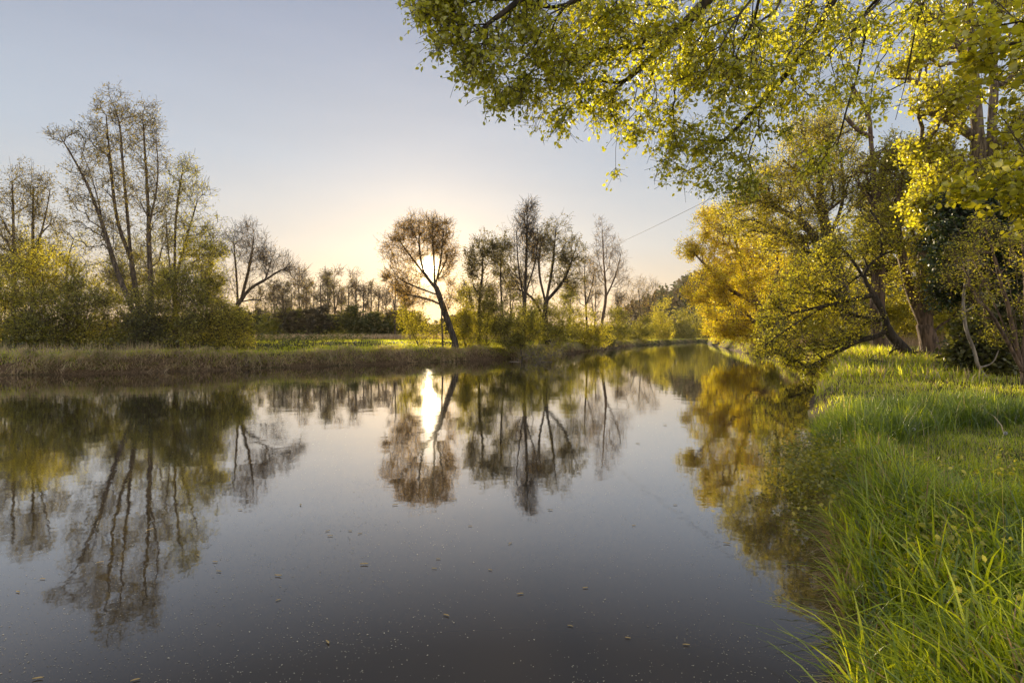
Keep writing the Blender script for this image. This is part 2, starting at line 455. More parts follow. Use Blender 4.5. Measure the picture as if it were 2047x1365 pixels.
def bush(name, label, d, blobs, nt=160, leaf='shrub', nleaf=14, lsize=.16, seed=1, stems=5, group=None, cat='bush', base=None, tl=.6, R0=.07, wood='bark_dark', **kw):
    R = np.random.default_rng(seed + 500)
    bx = base if base is not None else np.average([b[0] for b in blobs], weights=[b[2] for b in blobs])
    by = HY + (H - .9) / d * F
    g0 = [(bx, by + 0), (bx + R.uniform(-6, 6), by - 6)]
    blobs = list(blobs) + [(b[0], (by + max(b[1], by - 60)) / 2 + 2, b[2] * .92, max(10, (by - b[1]) * .5), b[4] * .6) for b in blobs if b[1] > by - 110]
    blobs += [(b[0] + R.uniform(-.6, .6) * b[2], b[1] - b[3] * .95, b[2] * .35, b[3] * .35, b[4] * .12) for b in blobs for _ in range(2)]
    nt = int(nt * 1.3)
    limbs = [g0]
    for s in range(stems):
        b = blobs[R.integers(len(blobs))]
        tx = b[0] + R.uniform(-.5, .5) * b[2]; ty = b[1] + R.uniform(-.4, .3) * b[3]; dd = R.uniform(-.5, .5) * b[2] / F * d
        limbs.append([g0[-1], ((g0[-1][0] * .5 + tx * .5) + R.uniform(-6, 6), g0[-1][1] * .6 + ty * .4, dd * .5), (tx, ty, dd)])
    kw.setdefault('flat', .4)
    return tree(name, label, cat, d, limbs, blobs, nt, leaf, nleaf, lsize, R0=R0, twigs=3, tl=tl, seed=seed, wood=wood, group=group, spread=.13, root_flare=False, alpha=.3, **kw)

# ================================================================== FAR BANK, LEFT GROUP
ALD = dict(leaf='alder', nleaf=3.4, lsize=.135, clump=.6, twigs=3, tl=.75, flat=.3, spread=.16, R0=.18, r0=.009, step=.5, alpha=.42, up=.12, fine=.03)
GA = 'tall slender alders on the left bank'
tree('alder_tree', 'tall alder leaning far out to the left, its split top thin and pale', 'tree', 42,
     [[(292, 690), (262, 610), (232, 540), (206, 450), (172, 360), (128, 285)], [(206, 450, 0), (190, 370, 1), (150, 268, 1)]],
     [(140, 285, 32, 30, 1), (165, 340, 40, 40, 1.2), (160, 400, 40, 40, 1), (185, 455, 50, 45, 1.4), (215, 520, 50, 40, 1)], 330, seed=11, group=GA, **ALD)
tree('alder_tree', 'tallest alder of the left bank, grey stem forked high up', 'tree', 44,
     [[(289, 690), (274, 600), (262, 520), (254, 420), (245, 330), (240, 240), (216, 185)], [(262, 520), (232, 440), (222, 340), (212, 230)]],
     [(222, 210, 32, 35, 1), (200, 270, 38, 45, 1.3), (245, 260, 35, 50, 1.2), (225, 350, 50, 60, 1.6), (240, 440, 50, 50, 1.2), (215, 300, 50, 40, 1)], 560, seed=12, group=GA, **ALD)
tree('alder_tree', 'tall alder with a straight stem right of the tallest one', 'tree', 43,
     [[(306, 692), (303, 600), (298, 500), (296, 400), (290, 310), (285, 230)], [(298, 450), (318, 360), (312, 270)]],
     [(292, 240, 30, 35, 1), (300, 300, 32, 45, 1.3), (285, 380, 40, 60, 1.3), (318, 420, 40, 60, 1.3), (300, 500, 50, 50, 1.2)], 480, seed=13, group=GA, **ALD)
tree('alder_tree', 'lower alder with fan of thin stems on right side of the alder group', 'tree', 44,
     [[(352, 690), (350, 600), (349, 500), (352, 420), (366, 335)], [(350, 560), (372, 480), (395, 400)], [(350, 600), (335, 500), (332, 420)]],
     [(366, 345, 34, 35, 1), (385, 395, 35, 40, 1.2), (345, 430, 45, 60, 1.4), (400, 470, 50, 50, 1.6), (425, 500, 32, 50, 1.1), (370, 540, 60, 50, 1.6)], 620, seed=14, group=GA, **{**ALD, 'leaf': 'shrub'})
tree('alder_tree', 'alder with snapped bare tip at the far left, knee in its stem near the top', 'tree', 46,
     [[(30, 690), (28, 560), (27, 440), (24, 350), (18, 312)], [(27, 480), (0, 430), (-25, 400)]],
     [(10, 400, 45, 60, 1), (45, 380, 30, 50, .9), (-10, 480, 50, 60, 1), (30, 500, 50, 60, 1.2), (-60, 420, 50, 70, 1)], 420, seed=15, group=GA, **ALD)
tree('alder_tree', 'alder with straight snapped stem, second from the far left', 'tree', 45,
     [[(66, 690), (65, 560), (66, 440), (67, 322)], [(66, 520), (90, 440), (100, 380)]],
     [(88, 385, 28, 45, 1), (60, 420, 34, 50, .8), (85, 460, 36, 50, 1), (60, 520, 50, 50, 1)], 330, seed=16, group=GA, **ALD)
tree('alder_tree', 'short crooked alder in the gap behind the leaning alder', 'tree', 56,
     [[(133, 690), (132, 600), (134, 520), (150, 470)], [(133, 590), (160, 540), (185, 510)]],
     [(140, 500, 38, 32, 1), (115, 540, 40, 40, 1), (175, 540, 40, 35, 1), (140, 590, 50, 30, 1)], 320, seed=17, group=GA, **{**ALD, 'leaf': 'shrub_yellow'})
for i, (bx, lb) in enumerate([(-120, 'alder beyond the left edge, full pale crown'), (-190, 'alder standing outermost on the left bank')]):
    tree('alder_tree', lb, 'tree', 44, [[(bx, 690), (bx, 560), (bx + 4, 420), (bx, 330)]], [(bx, 400, 60, 70, 1), (bx, 520, 70, 70, 1)], 260, seed=160 + i, group=GA, **ALD)

SB = 'shrubs under the left alders'
bl = [  # label, depth, blobs, attractors, leaf
 ('pale green shrub at the far left edge of the bank', 39, [(20, 590, 70, 60, 1), (-20, 640, 60, 45, 1), (40, 640, 55, 40, 1)], 400, 'shrub_yellow'),
 ('green shrub low under the two snapped alders', 38, [(90, 640, 55, 50, 1), (60, 660, 50, 28, .6)], 300, 'shrub'),
 ('yellow-green shrub between the snapped alders and the leaning one', 43, [(110, 570, 50, 50, 1), (75, 540, 40, 50, 1)], 300, 'shrub_yellow'),
 ('mid green shrub left of the leaning alder foot', 39, [(185, 640, 55, 42, 1), (150, 610, 40, 40, .7)], 320, 'shrub'),
 ('green shrub around the leaning alder foot', 40, [(250, 645, 48, 42, 1), (280, 625, 30, 35, .5)], 220, 'shrub'),
 ('yellow-lit shrub behind the stems of the alder group', 49, [(215, 590, 60, 42, 1), (290, 580, 50, 40, 1)], 320, 'shrub_yellow'),
 ('big rounded dark shrub in front of the lower alder', 39, [(350, 590, 55, 42, 1.2), (330, 635, 55, 42, 1), (385, 625, 45, 45, 1)], 520, 'shrub'),
 ('tall glowing yellow shrub on the right flank of the alder group', 42, [(415, 560, 34, 60, 1), (425, 610, 36, 50, 1), (395, 520, 30, 40, .5)], 420, 'shrub_yellow'),
 ('low bright yellow shrub at the meadow corner', 40, [(445, 645, 42, 28, 1), (480, 652, 32, 20, .7)], 300, 'shrub_yellow'),
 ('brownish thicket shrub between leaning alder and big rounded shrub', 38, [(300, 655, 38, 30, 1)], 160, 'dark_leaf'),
 ('green shrub filling behind the far left alders', 55, [(0, 560, 80, 50, 1), (-60, 600, 90, 60, 1)], 320, 'shrub_yellow'),
 ('green shrub beyond the left picture edge', 40, [(-110, 620, 70, 60, 1)], 200, 'shrub'),
]
bl += [
 ('loose yellow-green young tree behind the snapped alders', 50, [(40, 520, 50, 60, 1), (100, 540, 40, 60, 1), (10, 590, 50, 50, .6)], 260, 'shrub_yellow'),
 ('loose green young tree filling the gap left of the lower alder', 48, [(255, 540, 40, 60, 1), (320, 530, 40, 60, 1)], 240, 'shrub'),
]
for i, (lb, d, bb, n_, lf) in enumerate(bl):
    bush('bush', lb, d, bb, int(n_ * 1.15), lf, 7, .13, seed=40 + i, group=SB, tl=.9)

# bare wide tree right of the left group
BARE = dict(leaf='bud', nleaf=1.2, lsize=.06, twigs=5, tl=.9, spread=.03, step=.4, alpha=.45, r0=.007, up=.25)
tree('bare_tree', 'leafless spreading tree at the meadow corner with one long arched bough', 'tree', 47,
     [[(468, 688), (470, 640), (476, 605), (472, 540), (466, 475)], [(474, 610), (500, 575), (530, 560), (560, 540), (592, 528)],
      [(484, 592), (500, 530), (508, 470)], [(476, 605), (515, 596), (545, 612), (556, 650), (560, 660)], [(530, 560), (545, 515), (548, 490)], [(474, 600), (452, 540), (450, 490)]],
     [(480, 480, 32, 40, 1), (505, 490, 30, 42, 1.2), (525, 525, 32, 34, 1.2), (560, 535, 32, 25, 1), (475, 560, 38, 40, .8), (548, 585, 28, 26, .6), (585, 545, 20, 22, .5), (600, 560, 10, 16, .2)], 560, clump=.35, R0=.21, seed=21, **BARE)

# ================================================================== FAR ROW BEHIND THE MEADOW
FR = 'far row of slender trees behind the meadow'
def far_proto(px, lb, seed, h, leafy):
    top = HY - (h - H) * F / 105
    return tree('slender_tree', lb, 'tree', 105, [[(px, 678), (px + 2, 640), (px - 1, (640 + top) / 2), (px + 1, top)], [(px, 640), (px + 8, 600), (px + 10, 575)], [(px, 645), (px - 9, 600)]],
                [(px, top + 18, 13, 20, 1), (px + 3, top + 45, 17, 26, 1.2), (px - 2, top + 70, 16, 20, .8)], 150, leaf='alder' if leafy else 'bud', nleaf=2.3 if leafy else .8, lsize=.22 if leafy else .15,
                twigs=4, tl=1.0, R0=.16, r0=.016, seed=seed, group=FR, spread=.25, step=.7, flat=.2, fine=.04, root_flare=False)
ords = ['first', 'second', 'third', 'fourth', 'fifth', 'sixth', 'seventh', 'eighth', 'ninth', 'tenth', 'eleventh', 'twelfth', 'thirteenth', 'fourteenth', 'fifteenth', 'sixteenth',
        'seventeenth', 'eighteenth', 'nineteenth', 'twentieth', 'twenty-first', 'twenty-second', 'twenty-third', 'twenty-fourth', 'twenty-fifth', 'twenty-sixth', 'twenty-seventh', 'twenty-eighth']
protos = [far_proto(562, 'p', 31, 11.5, True), far_proto(600, 'p', 32, 12.5, True), far_proto(640, 'p', 33, 12.6, False), far_proto(680, 'p', 34, 11, False)]
fx = [512, 530, 548, 566, 583, 598, 612, 627, 641, 655, 668, 683, 697, 712, 727, 742, 757, 772, 790, 810, 932, 985, 1020, 1140, 1190, 1235]
RF = np.random.default_rng(5)
for i, px in enumerate(fx):
    k = [0, 0, 1, 1, 0, 2, 1, 2, 0, 1, 2, 3, 0, 2, 3, 0, 3, 3, 2, 3, 0, 3, 1, 0, 2, 3][i]
    pr = protos[k]; d = 105 + RF.uniform(-7, 14)
    lc = P(px, 678, d); lc[2] = float(ground(lc[0], lc[1])) - .05
    lb = f"{ords[i]} from left of the {'leafy' if k < 2 else 'nearly bare'} slender trees in far row"
    s_ = RF.uniform(.95, 1.22) * (d / 105) * (.8 if i < 2 else 1)
    if k >= 0 and 'used' not in pr:
        pr['used'] = 1; pr.location = lc; pr.scale = (s_, s_, s_); pr['label'] = lb
    else:
        copy_tree(pr, lc, RF.uniform(0, 6.2), (s_ * 1.05, s_ * 1.05, s_), lb)
for p_ in protos: del p_['used']
FB = 'far thicket shrubs at the back of the meadow'
def fproto(seed, leaf):
    return bush('bush', 'p', 100, [(640, 640, 24, 22, 1), (628, 655, 18, 14, .6), (655, 650, 18, 18, .7)], 130, leaf, 10, .42, seed=seed, group=FB, tl=1.0, base=640)
fb = [fproto(71, 'dark_leaf'), fproto(72, 'hill'), fproto(73, 'shrub')]
bxs = list(range(480, 835, 19)) + [900, 935, 970, 1010, 1060]
for i, px in enumerate(bxs):
    k = [0, 1, 0, 1, 2, 1, 0, 1, 1, 0, 1, 2][i % 12]; pr = fb[k]; d = 99 + RF.uniform(-4, 6)
    lc = P(px, 678, d); lc[2] = float(ground(lc[0], lc[1])) - .05
    lb = f"{ords[i]} from left of the rounded {['dark', 'brown-green', 'mid green'][k]} shrubs at the back edge of the meadow"
    s_ = RF.uniform(.8, 1.15)
    if 'used' not in pr:
        pr['used'] = 1; pr.location = lc; pr['label'] = lb; pr.scale = (s_ * 1.15, s_, s_ * .85)
    else: copy_tree(pr, lc, RF.uniform(-.6, .6), (s_ * 1.15, s_, s_ * .85), lb)
for p_ in fb: del p_['used']

# ================================================================== SUN TREE AND THE CENTRE CLUSTER
tree('leaning_willow', 'leaning willow on the bank edge with the low sun shining through its fan crown', 'tree', 50,
     [[(910, 684), (898, 650), (886, 615), (875, 582), (868, 565), (868, 520), (862, 440)], [(870, 572), (882, 520), (888, 445)], [(870, 575), (846, 545), (838, 500), (838, 440)], [(846, 545), (815, 505), (785, 462)],
      [(876, 590), (835, 575), (800, 560), (775, 525)], [(884, 610), (850, 595), (805, 588)], [(870, 565), (893, 520), (904, 480)]],
     [(845, 455, 40, 28, 1.5), (880, 460, 26, 30, 1.2), (810, 470, 34, 30, 1), (788, 505, 24, 34, .9), (850, 490, 45, 22, .8), (895, 505, 20, 36, .9), (798, 550, 32, 24, .8), (822, 520, 22, 24, .5), (898, 560, 20, 30, .35), (820, 590, 34, 12, .35), (868, 492, 20, 24, .5), (836, 555, 18, 14, .25), (885, 540, 16, 22, .3), (832, 600, 42, 20, .6), (808, 575, 30, 22, .5), (900, 600, 20, 26, .35)],
     1100, clump=.45, ext=.6, leaf='bud', nleaf=4.5, lsize=.10, R0=.28, r0=.009, twigs=5, tl=.7, seed=22, wood='bark_dark', step=.4, alpha=.38, up=.25, flat=.2)
tree('dead_stem', 'thin straight dead stem standing just left of the leaning willow', 'tree', 49, [[(885, 684), (883, 640), (883, 600), (881, 570)]], [(882, 590, 8, 15, 1)], 6, leaf='bud', nleaf=0, R0=.07, seed=23, wood='bark_dark')
CL = dict(twigs=4, r0=.010, step=.5, up=.25, flat=.25, wood='bark_dark', clump=.42)
tree('slender_tree', 'pair of thin stems with sparse top just right of the leaning willow', 'tree', 53, [[(957, 684), (958, 600), (966, 540), (962, 475)], [(957, 640), (945, 560), (940, 500)], [(958, 600), (980, 540), (985, 480)]],
     [(968, 500, 30, 36, 1), (945, 530, 26, 40, 1), (985, 520, 20, 40, .8), (960, 590, 40, 40, .8)], 330, leaf='alder', nleaf=5, lsize=.16, tl=.8, R0=.13, seed=24, **CL)
tree('slender_tree', 'thin stem leaning left between the pair of thin stems and the tall bare poplar', 'tree', 55, [[(1010, 684), (1002, 600), (1000, 530), (1005, 480)]],
     [(1005, 500, 18, 35, 1), (1003, 560, 24, 35, 1)], 120, leaf='alder', nleaf=4, lsize=.16, tl=.8, R0=.1, seed=124, **CL)
tree('bare_poplar', 'tallest pointed leafless poplar in the middle of the far bank', 'tree', 56, [[(1045, 690), (1049, 600), (1053, 500), (1054, 402)], [(1049, 610), (1035, 530), (1032, 450)], [(1050, 590), (1075, 510), (1074, 440)]],
     [(1054, 440, 20, 38, 1.3), (1040, 490, 24, 50, 1.1), (1068, 490, 22, 45, 1.1), (1052, 560, 36, 40, .8)], 520, leaf='bud', nleaf=1.5, lsize=.08, tl=1.0, R0=.2, seed=25, **CL)
tree('crooked_willow', 'crooked two-stemmed willow with tufted grey-green crown right of the bare poplar', 'tree', 63,
     [[(1096, 690), (1088, 640), (1092, 600), (1106, 530), (1112, 440)], [(1088, 640), (1068, 595), (1030, 575), (1000, 582)], [(1092, 610), (1075, 540), (1082, 480)], [(1094, 600), (1130, 560), (1150, 500)]],
     [(1082, 490, 30, 34, 1.4), (1112, 480, 30, 50, 1.2), (1145, 510, 30, 30, 1.3), (1030, 560, 40, 25, .8), (1120, 550, 40, 40, 1), (1010, 530, 26, 36, .6), (1150, 560, 22, 26, .6)], 760, leaf='alder', nleaf=3.6, lsize=.16, tl=.8, R0=.32, seed=26, **CL)
tree('bare_tree', 'small dark leafless tree with short side twigs left of the tall pale one', 'tree', 82, [[(1174, 690), (1172, 620), (1168, 560), (1170, 490)], [(1172, 610), (1190, 550), (1185, 510)]],
     [(1168, 530, 22, 34, 1), (1160, 580, 28, 36, 1), (1190, 570, 24, 34, .8)], 300, leaf='bud', nleaf=2, lsize=.1, tl=.9, R0=.16, seed=27, **CL)
tree('pale_bare_tree', 'pale-barked leafless tree with flame-shaped top and low side bough', 'tree', 93,
     [[(1198, 690), (1204, 640), (1213, 590), (1206, 520), (1204, 448)], [(1213, 590), (1232, 550), (1245, 490)], [(1206, 620), (1230, 600), (1250, 608), (1262, 590)], [(1212, 575), (1196, 520), (1190, 470)]],
     [(1205, 480, 20, 38, 1.2), (1228, 510, 22, 40, 1.2), (1196, 530, 20, 36, .9), (1245, 555, 22, 30, .7), (1215, 560, 30, 30, .5)], 560, leaf='bud', nleaf=1.2, lsize=.1, tl=1.0, R0=.24, seed=28, **{**CL, 'wood': 'bark_warm'})
tree('bare_tree', 'low broad leafless tree with many upswept stems near the river bend', 'tree', 130,
     [[(1275, 690), (1282, 650), (1278, 600), (1275, 560)], [(1281, 655), (1262, 610), (1250, 575)], [(1281, 655), (1300, 610), (1310, 580)]],
     [(1265, 585, 26, 30, 1), (1292, 585, 26, 28, 1), (1275, 615, 40, 26, .8), (1250, 610, 16, 26, .5)], 460, leaf='bud', nleaf=1.5, lsize=.16, tl=1.3, R0=.22, seed=29, **CL)
CB = 'shrubs along the far bank of the river'
cb = [
 ('sparse yellow-green shrub behind the trunk of the leaning willow', 51, [(822, 645, 24, 24, 1), (868, 664, 20, 10, .5)], 150, 'shrub_yellow'),
 ('tall yellow-green shrub just right of the leaning willow', 52, [(935, 630, 26, 48, 1), (925, 660, 30, 22, .7)], 300, 'shrub_yellow'),
 ('mid green shrub below the pair of thin stems', 53, [(985, 645, 34, 38, 1), (965, 610, 26, 30, .6)], 300, 'shrub'),
 ('dark green bank shrub under the tall bare poplar', 52, [(1035, 670, 40, 28, 1), (1060, 650, 30, 28, .6)], 300, 'shrub'),
 ('yellow-green shrub overhanging the water under the crooked willow', 63, [(1105, 660, 40, 36, 1), (1080, 630, 34, 26, .6)], 340, 'shrub_yellow'),
 ('bright shrub leaning to the river beside the fallen branches', 77, [(1155, 660, 40, 34, 1), (1190, 675, 34, 18, .7)], 340, 'shrub_yellow'),
 ('deep green low shrub at the foot of the pale bare tree', 95, [(1205, 678, 34, 20, 1)], 160, 'dark_leaf'),
 ('yellow-green shrub right of the pale bare tree', 108, [(1235, 655, 30, 30, 1)], 220, 'shrub'),
 ('round shrub below the low broad bare tree', 128, [(1278, 665, 34, 24, 1)], 220, 'shrub'),
 ('gold-green rounded willow shrub at the river bend', 155, [(1322, 638, 26, 30, 1), (1310, 665, 26, 16, .6)], 260, 'shrub_yellow'),
 ('green rounded willow shrub at the far end of the water', 185, [(1362, 655, 24, 26, 1)], 200, 'shrub'),
 ('dark green shrub closing the view at the end of the river', 215, [(1378, 662, 20, 20, 1), (1400, 650, 26, 32, 1), (1425, 640, 26, 34, .7)], 320, 'shrub'),
 ('grey-green shrub behind the crooked willow', 80, [(1060, 625, 40, 30, 1), (1130, 620, 40, 34, 1)], 300, 'shrub'),
]
for i, (lb, d, bb, n_, lf) in enumerate(cb):
    bush('bush', lb, d, bb, int(n_ * 1.1), lf, 7, .145 * max(1, d / 60), seed=80 + i, group=CB, tl=.9 * max(1, d / 70))

# fallen branches in the river
tree('fallen_branch', 'grey fallen branch lying in the water with thin upright twigs', 'branch', 47, [[(1070, 712, 2), (1085, 722, 0), (1060, 727, -1), (1010, 729, -1.5)], [(1078, 722, 0), (1110, 726, -1), (1150, 727, -1.5)], [(1060, 726), (1030, 722), (990, 727)]],
     [(1070, 710, 45, 16, 1), (1105, 700, 34, 18, 1)], 130, leaf='shrub', nleaf=3, lsize=.13, R0=.09, r0=.01, minr=.035, twigs=3, tl=.5, seed=35, wood='dead', grounded=False)

# far bank small stump
def stump(px, py, d, r, h):
    c = P(px, py, d); c[2] = float(ground(c[0], c[1]))
    k = 11; R = np.random.default_rng(3); rr = r * (1 + .2 * R.normal(size=k)); a = np.arange(k) / k * 2 * math.pi
    v = []
    for z, s in ((-.1, 1.5), (.08, 1.1), (h * .6, .95), (h, .9)):
        v += [[rr[i] * s * math.cos(a[i]), rr[i] * s * math.sin(a[i]), z + (R.uniform(-.06, .06) if z == h else 0)] for i in range(k)]
    v.append([0, 0, h - .03]); q = [[j * k + i, j * k + (i + 1) % k, (j + 1) * k + (i + 1) % k, (j + 1) * k + i] for j in range(3) for i in range(k)]
    t = [[3 * k + i, 3 * k + (i + 1) % k, 4 * k] for i in range(k)]
    o = mk('tree_stump', np.array(v), [np.array(q), np.array(t)], M['bark'], smooth=False); o.location = c
    return tag(o, 'small grey stump in the lit grass near the low yellow shrub', 'stump')
stump(491, 690, 37.5, .14, .42)

# ================================================================== RIGHT BANK TREES
RW = 'willows and maples of the right bank'
tree('golden_willow', 'golden willow leaning over the water, farthest of the right bank trees', 'tree', 62,
     [[(1545, 700), (1530, 640), (1505, 590), (1480, 520), (1458, 430)], [(1515, 610), (1450, 575), (1400, 520), (1375, 490)], [(1525, 630), (1560, 540), (1545, 440)], [(1530, 640), (1470, 640), (1425, 640)]],
     [(1440, 450, 55, 42, 1.2), (1400, 500, 34, 36, .9), (1470, 520, 70, 45, 1.4), (1420, 580, 46, 40, 1.2), (1500, 590, 70, 50, 1.4), (1440, 640, 42, 36, 1.1), (1530, 470, 60, 60, 1.2), (1490, 660, 60, 30, 1)],
     1150, leaf='willow_gold', nleaf=13, lsize=.19, R0=.5, r0=.011, twigs=4, tl=.9, seed=51, wood='bark_warm', step=.5, group=RW, spread=.2, hang=.1, flat=.2, alpha=.4)
tree('golden_willow', 'golden willow standing back behind the farthest one', 'tree', 80,
     [[(1600, 695), (1590, 600), (1585, 500)]], [(1590, 520, 70, 80, 1), (1540, 580, 60, 60, 1), (1640, 600, 60, 70, 1)], 420, leaf='willow_gold', nleaf=10, lsize=.3, R0=.5, r0=.014, twigs=4, tl=1.1, seed=52, wood='bark_warm', step=.7, group=RW, spread=.25)
tree('old_willow', 'old many-limbed willow with half-bare spreading top, tallest over the river', 'tree', 42,
     [[(1722, 702), (1705, 650), (1690, 600), (1650, 520), (1615, 450), (1570, 425), (1510, 400), (1488, 360)], [(1690, 600), (1665, 500), (1640, 420), (1638, 350), (1660, 270)], [(1640, 420), (1600, 350), (1565, 320)],
      [(1655, 480), (1690, 400), (1680, 310)], [(1615, 450), (1560, 470), (1500, 460)], [(1638, 350), (1610, 290), (1600, 240)]],
     [(1600, 300, 60, 55, 1), (1665, 270, 50, 60, 1), (1540, 370, 65, 50, 1.2), (1500, 430, 50, 50, .9), (1620, 380, 80, 60, 1.2), (1690, 370, 60, 70, 1), (1580, 470, 80, 55, 1.2), (1660, 500, 70, 60, 1)],
     1500, clump=.55, leaf='willow', nleaf=7, lsize=.15, R0=.55, r0=.012, twigs=4, tl=.75, seed=53, wood='bark', step=.42, group=RW, spread=.16, alpha=.45, flat=.3, fine=.035, minr=.085)
tree('broken_tree', 'thick broken-topped trunk with bare stub arms above the right bank canopy', 'tree', 36,
     [[(1762, 704), (1752, 620), (1758, 540), (1752, 450), (1752, 380), (1742, 300), (1738, 230), (1722, 205), (1702, 172)], [(1744, 275), (1715, 262), (1692, 236)], [(1758, 470), (1790, 400), (1830, 350)]],
     [(1760, 420, 55, 70, 1), (1740, 330, 34, 50, .5), (1790, 350, 50, 60, .8), (1770, 520, 60, 60, 1)], 300, leaf='maple', nleaf=7, lsize=.15, R0=.42, r0=.03, twigs=3, tl=.6, seed=54, wood='bark_warm', ext=.4, minr=.13, step=.42, group=RW)
tree('leaning_maple', 'dark-limbed maple sprawling over the water with crooked boughs almost to the surface', 'tree', 29,
     [[(1822, 716), (1800, 690), (1774, 664), (1766, 625), (1745, 590), (1722, 548), (1755, 512), (1790, 500)], [(1745, 590), (1700, 600), (1650, 612), (1600, 622)], [(1774, 655), (1758, 672), (1715, 680), (1680, 700), (1640, 722), (1612, 735)],
      [(1720, 550), (1685, 575), (1658, 598)], [(1766, 640), (1735, 640), (1700, 672), (1690, 690)], [(1722, 548), (1690, 500), (1650, 470)], [(1760, 512), (1765, 460), (1740, 420)], [(1650, 612), (1570, 660), (1530, 690)]],
     [(1560, 640, 55, 50, 1), (1610, 690, 60, 40, 1.2), (1625, 735, 40, 20, .8), (1660, 600, 60, 50, 1), (1540, 700, 40, 22, .6), (1700, 660, 50, 40, .8), (1640, 530, 60, 50, 1), (1720, 480, 60, 50, 1), (1590, 580, 50, 50, 1)],
     800, leaf='maple', nleaf=5, lsize=.13, R0=.24, r0=.009, twigs=4, tl=.5, seed=55, wood='bark_dark', step=.28, group=RW, spread=.13, alpha=.4, flat=.6, fine=.022, up=0, minr=.055)
tree('riverside_maple', 'twin-trunked maple rising from the grassy bank, trunks bowed to the left', 'tree', 30.5,
     [[(1862, 712), (1852, 660), (1830, 610), (1815, 570), (1800, 500), (1790, 420), (1810, 320)], [(1852, 650), (1848, 580), (1838, 520), (1860, 440), (1880, 330)], [(1825, 590), (1855, 550), (1900, 530), (1950, 505)], [(1800, 500), (1750, 460), (1720, 400)]],
     [(1820, 400, 70, 60, 1), (1880, 370, 60, 60, 1), (1800, 320, 50, 50, .7), (1880, 480, 70, 50, 1.1), (1840, 560, 60, 50, .9), (1900, 590, 70, 50, 1.1), (1760, 460, 50, 50, .8), (1930, 540, 60, 50, .8)],
     1200, clump=.5, leaf='maple', nleaf=8, lsize=.12, R0=.42, r0=.01, twigs=4, tl=.55, seed=56, wood='bark_warm', step=.32, group=RW, spread=.14, alpha=.42, flat=.5)
LIME = dict(leaf='beech_big', shape='leaf6', flat=.55, droop=.5, spread=.1, aspect=.75)
tree('lime_tree', 'huge twin-stemmed lime with furrowed bark and big bright leaves', 'tree', 24,
     [[(1968, 722), (1966, 560), (1962, 400), (1956, 280), (1945, 150), (1938, 0), (1930, -150), (1925, -300)], [(1968, 520), (1990, 400), (1980, 280), (1990, 150), (1975, 0), (1990, -150)], [(1945, 150), (1900, 60), (1830, 0)], [(1956, 280), (1880, 230), (1820, 220)], [(1990, 300), (2060, 220), (2120, 160)], [(1962, 400), (1900, 350), (1860, 330)]],
     [(1880, 200, 60, 60, 1, -1), (1840, 120, 50, 50, .5), (1870, 300, 60, 50, 1), (1900, 380, 60, 50, 1, -1), (2060, 300, 80, 120, 1.3, -1), (2080, 120, 80, 80, 1), (1940, 30, 90, 60, .8), (1960, 470, 60, 60, .9, -2), (1990, 360, 40, 50, .5, -2), (1850, 420, 50, 50, .7, -1), (2100, 450, 80, 80, 1), (1950, -120, 120, 90, .5)],
     1300, nleaf=9, lsize=.125, R0=.66, minr=.09, r0=.011, twigs=3, tl=.6, seed=57, wood='bark_big', step=.4, group=RW, alpha=.4, **LIME)
bush('yew_tree', 'dark needled yew in the shade behind the lime leaves', 21, [(1945, 470, 75, 60, 1), (1990, 560, 75, 70, 1), (2060, 500, 70, 90, 1), (1920, 540, 45, 50, .6)], 720, 'yew', 16, .16, seed=58, cat='tree', base=2000, R0=.3, group=RW)
tree('hazel_bush', 'multi-stemmed hazel with reddish arching stems at the right edge', 'bush', 17,
     [[(2046, 768), (2044, 740)]] + [[(2044, 742), (2044 + (x - 2044) * .5 + 8, (742 + y) / 2, q * .5), (x, y, q)] for x, y, q in [(1905, 440, 1), (1950, 400, 0), (1985, 430, -1), (2010, 390, 1), (2040, 420, 0), (2075, 400, 1), (1935, 560, -.6), (2110, 440, 0), (2150, 520, .5), (1975, 590, .5)]],
     [(1930, 520, 45, 60, 1), (1990, 470, 50, 60, .9), (1960, 600, 45, 50, .7), (2060, 540, 50, 80, .8), (2010, 660, 40, 40, .5), (2130, 560, 50, 90, .7)], 420, leaf='maple', nleaf=5, lsize=.075, R0=.11, r0=.005, twigs=3, tl=.35, seed=59, wood='bark_warm', step=.25, spread=.08, alpha=.35, flat=.6, fine=.012, root_flare=False)
tree('bent_sapling', 'thin pale bent sapling with a kink halfway up its bare stem', 'tree', 19.5, [[(1986, 772), (1955, 735), (1948, 700), (1930, 660), (1924, 600), (1935, 540), (1940, 500)], [(1926, 625), (1960, 605), (1990, 590)], [(1955, 735), (1985, 728), (1996, 700)]],
     [(1940, 520, 25, 30, 1), (1985, 590, 22, 14, .5)], 30, leaf='maple', nleaf=4, lsize=.07, R0=.055, r0=.006, twigs=2, tl=.3, seed=60, wood='dead', ext=.42, minr=.028, root_flare=False, fine=.012)
